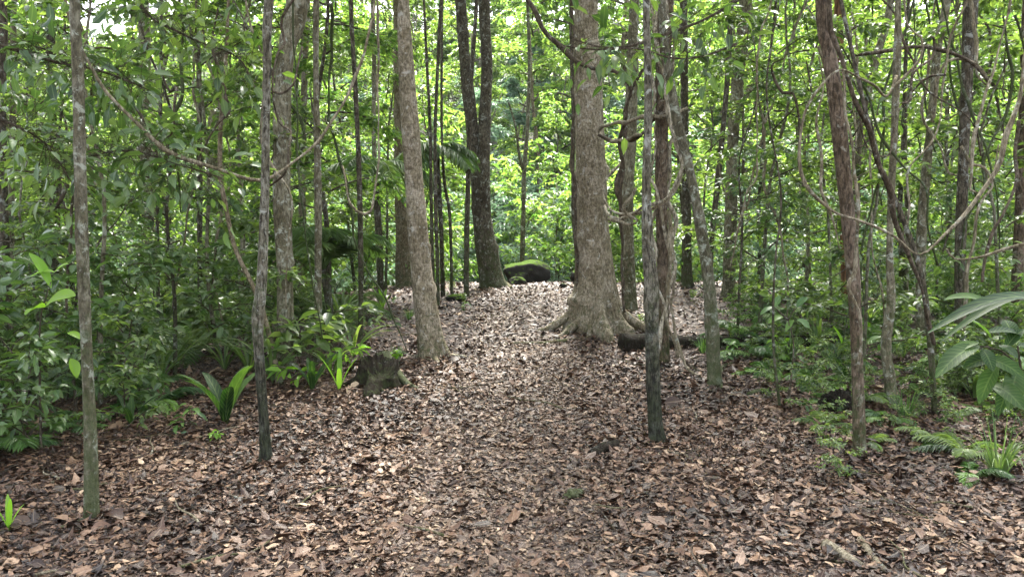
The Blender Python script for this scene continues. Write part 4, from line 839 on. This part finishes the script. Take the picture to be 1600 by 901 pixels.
b7 = G(1310, 640); rock('black lump standing in for a dark hollow beside the red-brown trunk', (b7.x, b7.y, b7.z + .05), (.30, .22, .22), 25, .4, 'dark_hollow_lump', BK_LOG, 'stump', rough=3)  # solid black lump added in place of a dark hollow

# stump with roots and ragged hollow top
st = G(590, 603); root = thing('tree_stump', 'low rotten ragged mossy stump with spreading roots left of the path', 'stump', tuple(st))
mb = MB(); g = rng(5); hh = np.linspace(-.08, .2, 16); sides = 72; ph = g.random(9) * 6.28
def sfn(th, i, p):
    z = max(p[2], 0); f = math.exp(-z / .12); r = 1 + .06 * np.sin(7 * th + ph[0] + z * 3) + .05 * np.sin(13 * th + ph[1] + z * 9) + .13 * np.sin(3 * th + ph[2]) + .03 * np.sin(29 * th + z * 14)
    for a, s_ in ((0.1, 1.3), (1.9, .8), (3.1, 1.8), (4.4, .9), (5.4, 1.1)):
        dl = np.abs((th - a + math.pi) % (2 * math.pi) - math.pi); r = r + s_ * f * np.exp(-(dl / .35) ** 2)
    return r
mb.tube([(0.0 + .1 * max(z, 0), 0, z) for z in hh], [.155] * 16, sides, 0, sfn, cap=False)
vv = mb.V[0]; th = np.arange(sides) * 2 * math.pi / sides; rag = np.cumsum(g.normal(size=sides)) * .012; rag -= np.linspace(0, rag[-1], sides); rag += .035 * g.random(sides) ** 2 + .05 * np.cos(th - .6)
for q_ in range(11, 16): vv[q_ * sides:(q_ + 1) * sides, 2] += rag * (q_ - 10) / 5
inner = vv[15 * sides:16 * sides].copy(); c0 = inner.mean(0); ring1 = c0 + (inner - c0) * (.82, .82, 1); ring1[:, 2] -= .02 + .02 * g.random(sides); ring2 = c0 + (inner - c0) * (.5, .5, .3); ring2[:, 2] -= .09
vI = np.concatenate([inner, ring1, ring2, [c0 - (0, 0, .11)]]); f = []
for a0 in (0, sides):
    for j in range(sides):
        a, b = a0 + j, a0 + (j + 1) % sides; f += [(a, b, b + sides), (a, b + sides, a + sides)]
for j in range(sides): f.append((2 * sides + j, 2 * sides + (j + 1) % sides, 3 * sides))
mb.add(vI, f, np.zeros((len(vI), 3)), 0); mb.build('stump_body', [BK_STUMP], root)
for i, (pts, h0, w0) in enumerate((([(598, 590), (616, 598), (634, 605), (654, 611)], .19, .075), ([(580, 590), (562, 600), (545, 604), (528, 606)], .1, .055), ([(592, 600), (594, 612), (604, 620)], .06, .04))):
    mb = MB(); q = []; k_ = len(pts) - 1
    for k, (x, y) in enumerate(pts):
        gg = G(x, y); q.append(np.array(gg) - np.array(st) + (0, 0, .015 + h0 * (1 - k / k_) ** 1.6))
    t, sp = smooth(q, .03); mb.tube(sp, np.linspace(w0, .014, len(sp)), 10, 0, trunk_fn(i, .12)); mb.build('root', [BK_MOSS if i == 0 else BK_STUMP], root)

def lay(name, label, pix, w, mat, cat, seed=1, sides=9, lift=.6, amp=.1, group=None, ends=None):
    q = [G(x, y) for x, y in pix]; d = q[0].y; ws = w if isinstance(w, (list, tuple)) else [w, w]
    t, sp = smooth([np.array(p) for p in q], .05); rad = np.interp(np.linspace(0, 1, len(sp)), np.linspace(0, 1, len(ws)), ws) / F * d / 2
    sp[:, 2] += rad * lift; org = sp[0].copy(); mb = MB(); mb.tube(sp - org, rad, sides, 0, trunk_fn(seed, amp)); o = mb.build(name, [mat]); o.location = org; return tag(o, label, cat, group)
lay('fallen_log', 'rotting black mossy log lying across the ground behind the near right trunks', [(972, 548), (1000, 546), (1045, 543), (1100, 541)], [34, 30, 22, 20], BK_LOG, 'log', 3, 18, .5)
lay('fallen_log', 'long dark log half buried in ferns at the right', [(1110, 541), (1180, 540), (1250, 540), (1330, 538)], [20, 20, 22, 18], BK_LOG, 'log', 4, 14, .5)
lay('tree_root', 'thin tan root snaking left from the giant tree across the path', [(885, 535), (860, 537), (830, 538), (796, 538), (780, 541)], [8, 6, 5, 3], BK_TAN, 'root', 5, 8, .6)
lay('tree_root', 'root curling forward from the foot of the forked twin tree', [(782, 446), (790, 447), (798, 452)], [10, 5], BK_TAN, 'root', 6, 8, .6)
lay('wood_chunk', 'black chunk of rotten wood lying on the litter by the path', [(925, 716), (940, 708), (956, 702), (968, 692)], [14, 18, 14, 6], BK_LOG, 'wood', 7, 12, .7, .2)
lay('fallen_branch', 'curved mossy branch on the litter right of the leaning trunk', [(1128, 612), (1124, 590), (1130, 576), (1145, 570)], [7, 9, 9, 6], BK_MOSS, 'branch', 8)
lay('fallen_branch', 'short stub of branch on the litter left of the ferns', [(1170, 620), (1185, 615), (1200, 617), (1203, 628)], [10, 10, 6], BK_MOSS, 'branch', 9)
lay('fallen_branch', 'long pale crooked stick lying before the black lump', [(1240, 600), (1275, 598), (1310, 584), (1330, 565)], [6, 7, 8, 5], BK_LIANA, 'branch', 10)
lay('fallen_branch', 'thin straight stick crossing behind the red-brown trunk foot', [(1225, 675), (1270, 660), (1330, 655)], [4, 4, 3], BK_RED, 'branch', 11)
lay('fallen_branch', 'thick broken branch lying at the bottom right', [(1290, 858), (1312, 872), (1345, 892)], [22, 20, 16], BK_LIANA, 'branch', 12)
lay('fallen_branch', 'forked thinner branch beside the thick broken one at the bottom', [(1345, 850), (1362, 872), (1385, 896)], [14, 12, 9], BK_LIANA, 'branch', 13)
lay('fallen_branch', 'pale bare stick at the bottom edge right of the broken branch', [(1300, 878), (1360, 888), (1400, 900)], [6, 5, 3], BK_TAN, 'branch', 14)
lay('fallen_branch', 'thin stick leaning low at the foot of the left mossed stem', [(45, 722), (85, 745), (125, 770)], [5, 5, 3], BK_LIANAD, 'branch', 15)
lay('fallen_branch', 'bent pale twig touching the left mossed stem', [(160, 780), (161, 800), (152, 830), (145, 850)], [3, 5, 4], BK_LIANA, 'branch', 16)
lay('fallen_branch', 'slender stick on the path edge in the foreground', [(870, 752), (895, 752), (915, 755)], [4, 4, 2], BK_RED, 'branch', 17)
g = rng(444)
for k in range(110):
    y = g.uniform(2.9, 10); x = g.uniform(-.7, .72) * y
    if abs(x) < .25: continue
    a = g.random() * 3.14; l = g.uniform(.15, .6); q = [np.array((x + math.cos(a) * l * t + g.normal() * .02, y + math.sin(a) * l * t + g.normal() * .02, 0)) for t in (0, .35, .7, 1)]
    for p_ in q: p_[2] = terrain(p_[0], p_[1]) + .02 + .02 * g.random()
    t, sp = smooth(q, .05); org = sp[0].copy(); mb = MB(); mb.tube(sp - org, np.linspace(.007, .003, len(sp)) * g.uniform(.4, 1.3), 5, 0)
    sd_w = 'left' if x < 0 else 'right'
    o = mb.build('fallen_twig', [(BK_LIANA, BK_LIANAD, BK_TAN)[k % 3]]); o.location = org
    tag(o, 'thin dry twig lying on the leaf litter %s of the path' % sd_w, 'twig', 'dry twigs on the litter at the %s' % sd_w)
    AUTO.append((o, '%s dry twig on the litter %s' % (('pale', 'dark', 'tan')[k % 3], sector((x, y))), y))

# large broad-leaved plant reaching in from the right edge
def broad_plant(label, stems, leaves, mat):
    org = np.array(stems[0][0]); root = thing('broad_leaved_plant', label, 'plant', tuple(org))
    for s_ in stems:
        mb = MB(); t, sp = smooth([np.array(p) for p in s_], .05); mb.tube(sp - org, np.linspace(.01, .004, len(sp)), 6, 0); mb.build('stem', [BK_TWIG], root)
    gg = rng(8)
    for (a, b, w, rn) in leaves:
        a, b = np.array(a), np.array(b); u = np.linspace(0, 1, 9)[:, None]; ln = np.linalg.norm(b - a)
        pts = a + (b - a) * u + np.array((0, 0, 1)) * np.sin(u * math.pi) * ln * .10; mb = MB(); uu = u[:, 0]
        mb.ribbon(pts - org, w * ln * np.sin(np.clip(uu * .97 + .015, 0, 1) * math.pi) ** .75, (gg.normal() * .35, -.55 + gg.normal() * .2, 1), .16, 0, rn); mb.build('leaf', [mat], root)
    return root
D = 3.9
broad_plant('broad-leaved plant with big glossy green leaves reaching in from the right edge',
   [[gz(P(1640, 600, D).x, D), P(1625, 660, D), P(1580, 560, D), P(1530, 540, D)], [P(1625, 660, D), P(1600, 600, D), P(1590, 540, D)]],
   [(P(1530, 540, D), P(1462, 590, D - .1), .3, .4), (P(1530, 535, D), P(1478, 560, D), .32, .9), (P(1540, 560, D), P(1600, 590, D - .15), .38, .6), (P(1535, 545, D), P(1552, 580, D - .1), .45, .5), (P(1550, 530, D), P(1515, 500, D), .42, .95),
    (P(1590, 540, D), P(1640, 560, D), .4, .3), (P(1590, 580, D), P(1575, 640, D - .1), .45, .7), (P(1600, 590, D), P(1620, 650, D), .5, .2), (P(1560, 570, D), P(1530, 630, D), .4, .85), (P(1585, 535, D), P(1570, 500, D + .1), .5, .1), (P(1540, 520, D), P(1600, 525, D), .3, .2), (P(1550, 600, D), P(1600, 640, D - .2), .4, .55), (P(1570, 545, D), P(1600, 515, D), .45, .3), (P(1560, 540, D), P(1590, 560, D - .1), .5, .15), (P(1580, 600, D), P(1560, 650, D), .45, .35), (P(1560, 560, D), P(1505, 575, D), .4, .25), (P(1575, 560, D), P(1585, 610, D), .5, .05)], LF_BROAD)
broad_plant('long arching blade leaves sticking in from the right edge above the broad leaves',
   [[gz(P(1690, 600, 3.4).x, 3.4), P(1680, 560, 3.4), P(1660, 470, 3.4)]],
   [(P(1660, 470, 3.4), P(1450, 520, 3.2), .085, .35), (P(1660, 455, 3.4), P(1468, 535, 3.3), .07, .55), (P(1550, 474, 3.6), P(1475, 468, 3.6), .22, .9)], LF_BROAD)
D = 5.4
broad_plant('young plant with big pale green leaves at the far left undergrowth', [[gz(P(60, 560, D).x, D), P(62, 520, D), P(70, 470, D), P(80, 440, D)]],
   [(P(70, 480, D), P(118, 462, D - .1), .4, .95), (P(70, 480, D), P(40, 492, D - .2), .5, .9), (P(85, 425, D), P(108, 412, D), .35, .95), (P(85, 425, D), P(48, 432, D), .35, .9), (P(80, 450, D), P(45, 395, D), .3, .5), (P(105, 520, D), P(128, 530, D), .5, .95), (P(110, 560, D), P(120, 590, D), .6, .95)], LF_LIME)
D = 6.4
broad_plant('leggy seedling with heart-shaped green leaves among the right-hand ferns', [[gz(P(1232, 600, D).x, D), P(1240, 540, D), P(1232, 500, D), P(1245, 480, D)], [P(1232, 500, D), P(1210, 480, D)]],
   [(P(1245, 480, D), P(1262, 465, D), .55, .4), (P(1240, 500, D), P(1228, 518, D), .5, .9), (P(1245, 500, D), P(1265, 512, D), .5, .5), (P(1210, 480, D), P(1188, 492, D), .5, .6), (P(1210, 480, D), P(1220, 462, D), .5, .3), (P(1225, 495, D), P(1200, 505, D), .4, .8)], LF_STRAP)

# two dead leaves caught in the air and fresh fallen leaves on the litter
def single_leaf(name, label, a, b, wid, mat, rn, up=(0, -.5, 1), group=None):
    a, b = np.array(a), np.array(b); u = np.linspace(0, 1, 8)[:, None]; ln = np.linalg.norm(b - a); pts = (b - a) * u + np.array((0, 0, 1)) * np.sin(u * math.pi) * ln * .12
    mb = MB(); mb.ribbon(pts, wid * ln * np.sin(np.clip(u[:, 0] * .97 + .02, 0, 1) * math.pi) ** .7, up, .15, 0, rn); return tag(mb.build(name, [mat], None, tuple(a)), label, 'leaf', group)
single_leaf('dead_leaf', 'curled brown dead leaf caught on the sagging pale vine', P(540, 95, 6.1), P(550, 118, 6.05), .55, LITTER, .6, (0, -1, .2))
for k, (x, y, s_, rn, lb) in enumerate(((541, 791, .20, .75, 'large orange-brown fallen leaf in the left foreground'), (555, 740, .12, .8, 'upright tan fallen leaf left of the path'), (627, 780, .14, .7, 'curled tan fallen leaf left of the path foreground'),
        (180, 800, .17, .85, 'big pale fallen leaf beside the mossed stem foot'), (105, 815, .13, .4, 'reddish curled fallen leaf in the lower left'), (300, 856, .16, .5, 'orange curled fallen leaf at the bottom left'), (838, 716, .08, .8, 'yellowish fallen leaf on the path'), (745, 886, .15, .9, 'pale fallen leaf at the bottom centre'), (1105, 845, .2, .75, 'broad pinkish fallen leaf in the right foreground'))):
    p = G(x, y); single_leaf('fallen_leaf', lb, p + Vector((-s_ / 2, 0, .035)), p + Vector((s_ / 2, .04 * (k % 3 - 1), .05)), .45, LITTER, rn, (0, -.6 + .2 * (k % 4), 1))
g = rng(31)
for k in range(34):
    y = g.uniform(3.2, 8); x = g.uniform(-.6, .6) * y; p = gz(x, y) + Vector((0, 0, .045)); a = g.random() * 6.28; l = g.uniform(.04, .08)
    o = single_leaf('green_leaf', 'fresh green leaf dropped on the brown litter', p, p + Vector((math.cos(a) * l, math.sin(a) * l, g.normal() * .01)), .5, (LF_STRAP, LF_HAZE, LF_LIME)[k % 3], g.random(), (g.normal() * .3, g.normal() * .3, 1), 'green leaves dropped on the litter')
    AUTO.append((o, '%s green leaf dropped on the litter %s' % (('fresh', 'bluish', 'lime')[k % 3], sector((x, y))), y))
# ------------------------------------------------------------------ humid forest air
def haze(density):
    xs, ys, zs = (-115, 115), (-38, 140), (-3, 62); mb = MB()
    v = [(x, y, z) for z in zs for y in ys for x in xs]
    q = [(0, 2, 3, 1), (4, 5, 7, 6), (0, 1, 5, 4), (2, 6, 7, 3), (0, 4, 6, 2), (1, 3, 7, 5)]
    mb.add(v, [t for a, b, c_, d_ in q for t in ((a, b, c_), (a, c_, d_))], np.zeros((8, 3)), 0)
    m, nt, out = nodes('haze_air'); pv = nt.nodes.new('ShaderNodeVolumePrincipled'); pv.inputs['Density'].default_value = density
    pv.inputs['Color'].default_value = (.86, .94, 1, 1); nt.links.new(pv.outputs[0], out.inputs['Volume'])
    o = mb.build('haze', [m]); o.data.shade_flat(); o['kind'] = 'stuff'; o['label'] = 'pale humid air between the forest trees'; o['category'] = 'haze'
haze(.0003)
by = {}
for o, lab, y in AUTO: by.setdefault((lab, o['group']), []).append((y, o))
for (lab, _g), l in by.items():
    l.sort(key=lambda q: q[0]); w = {1: [''], 2: ['nearer ', 'farther '], 3: ['nearest ', 'middle ', 'farthest ']}.get(len(l), (['nearest '] + [q + ' nearest ' for q in ('second', 'third', 'fourth', 'fifth', 'sixth', 'seventh', 'eighth')])[:len(l) - 1] + ['farthest '] if len(l) <= 9 else [''] * len(l))
    if max(len((a + lab).replace('-', ' ').split()) for a in w) > 16: w = [''] * len(l)
    for (y, o), a in zip(l, w): o['label'] = a + lab
for lst in list(protos.values()) + [BUSH, SEED, STRAP, CLUMP, GRASS, PALM, FERN]:
    for p_ in lst: p_.drop()
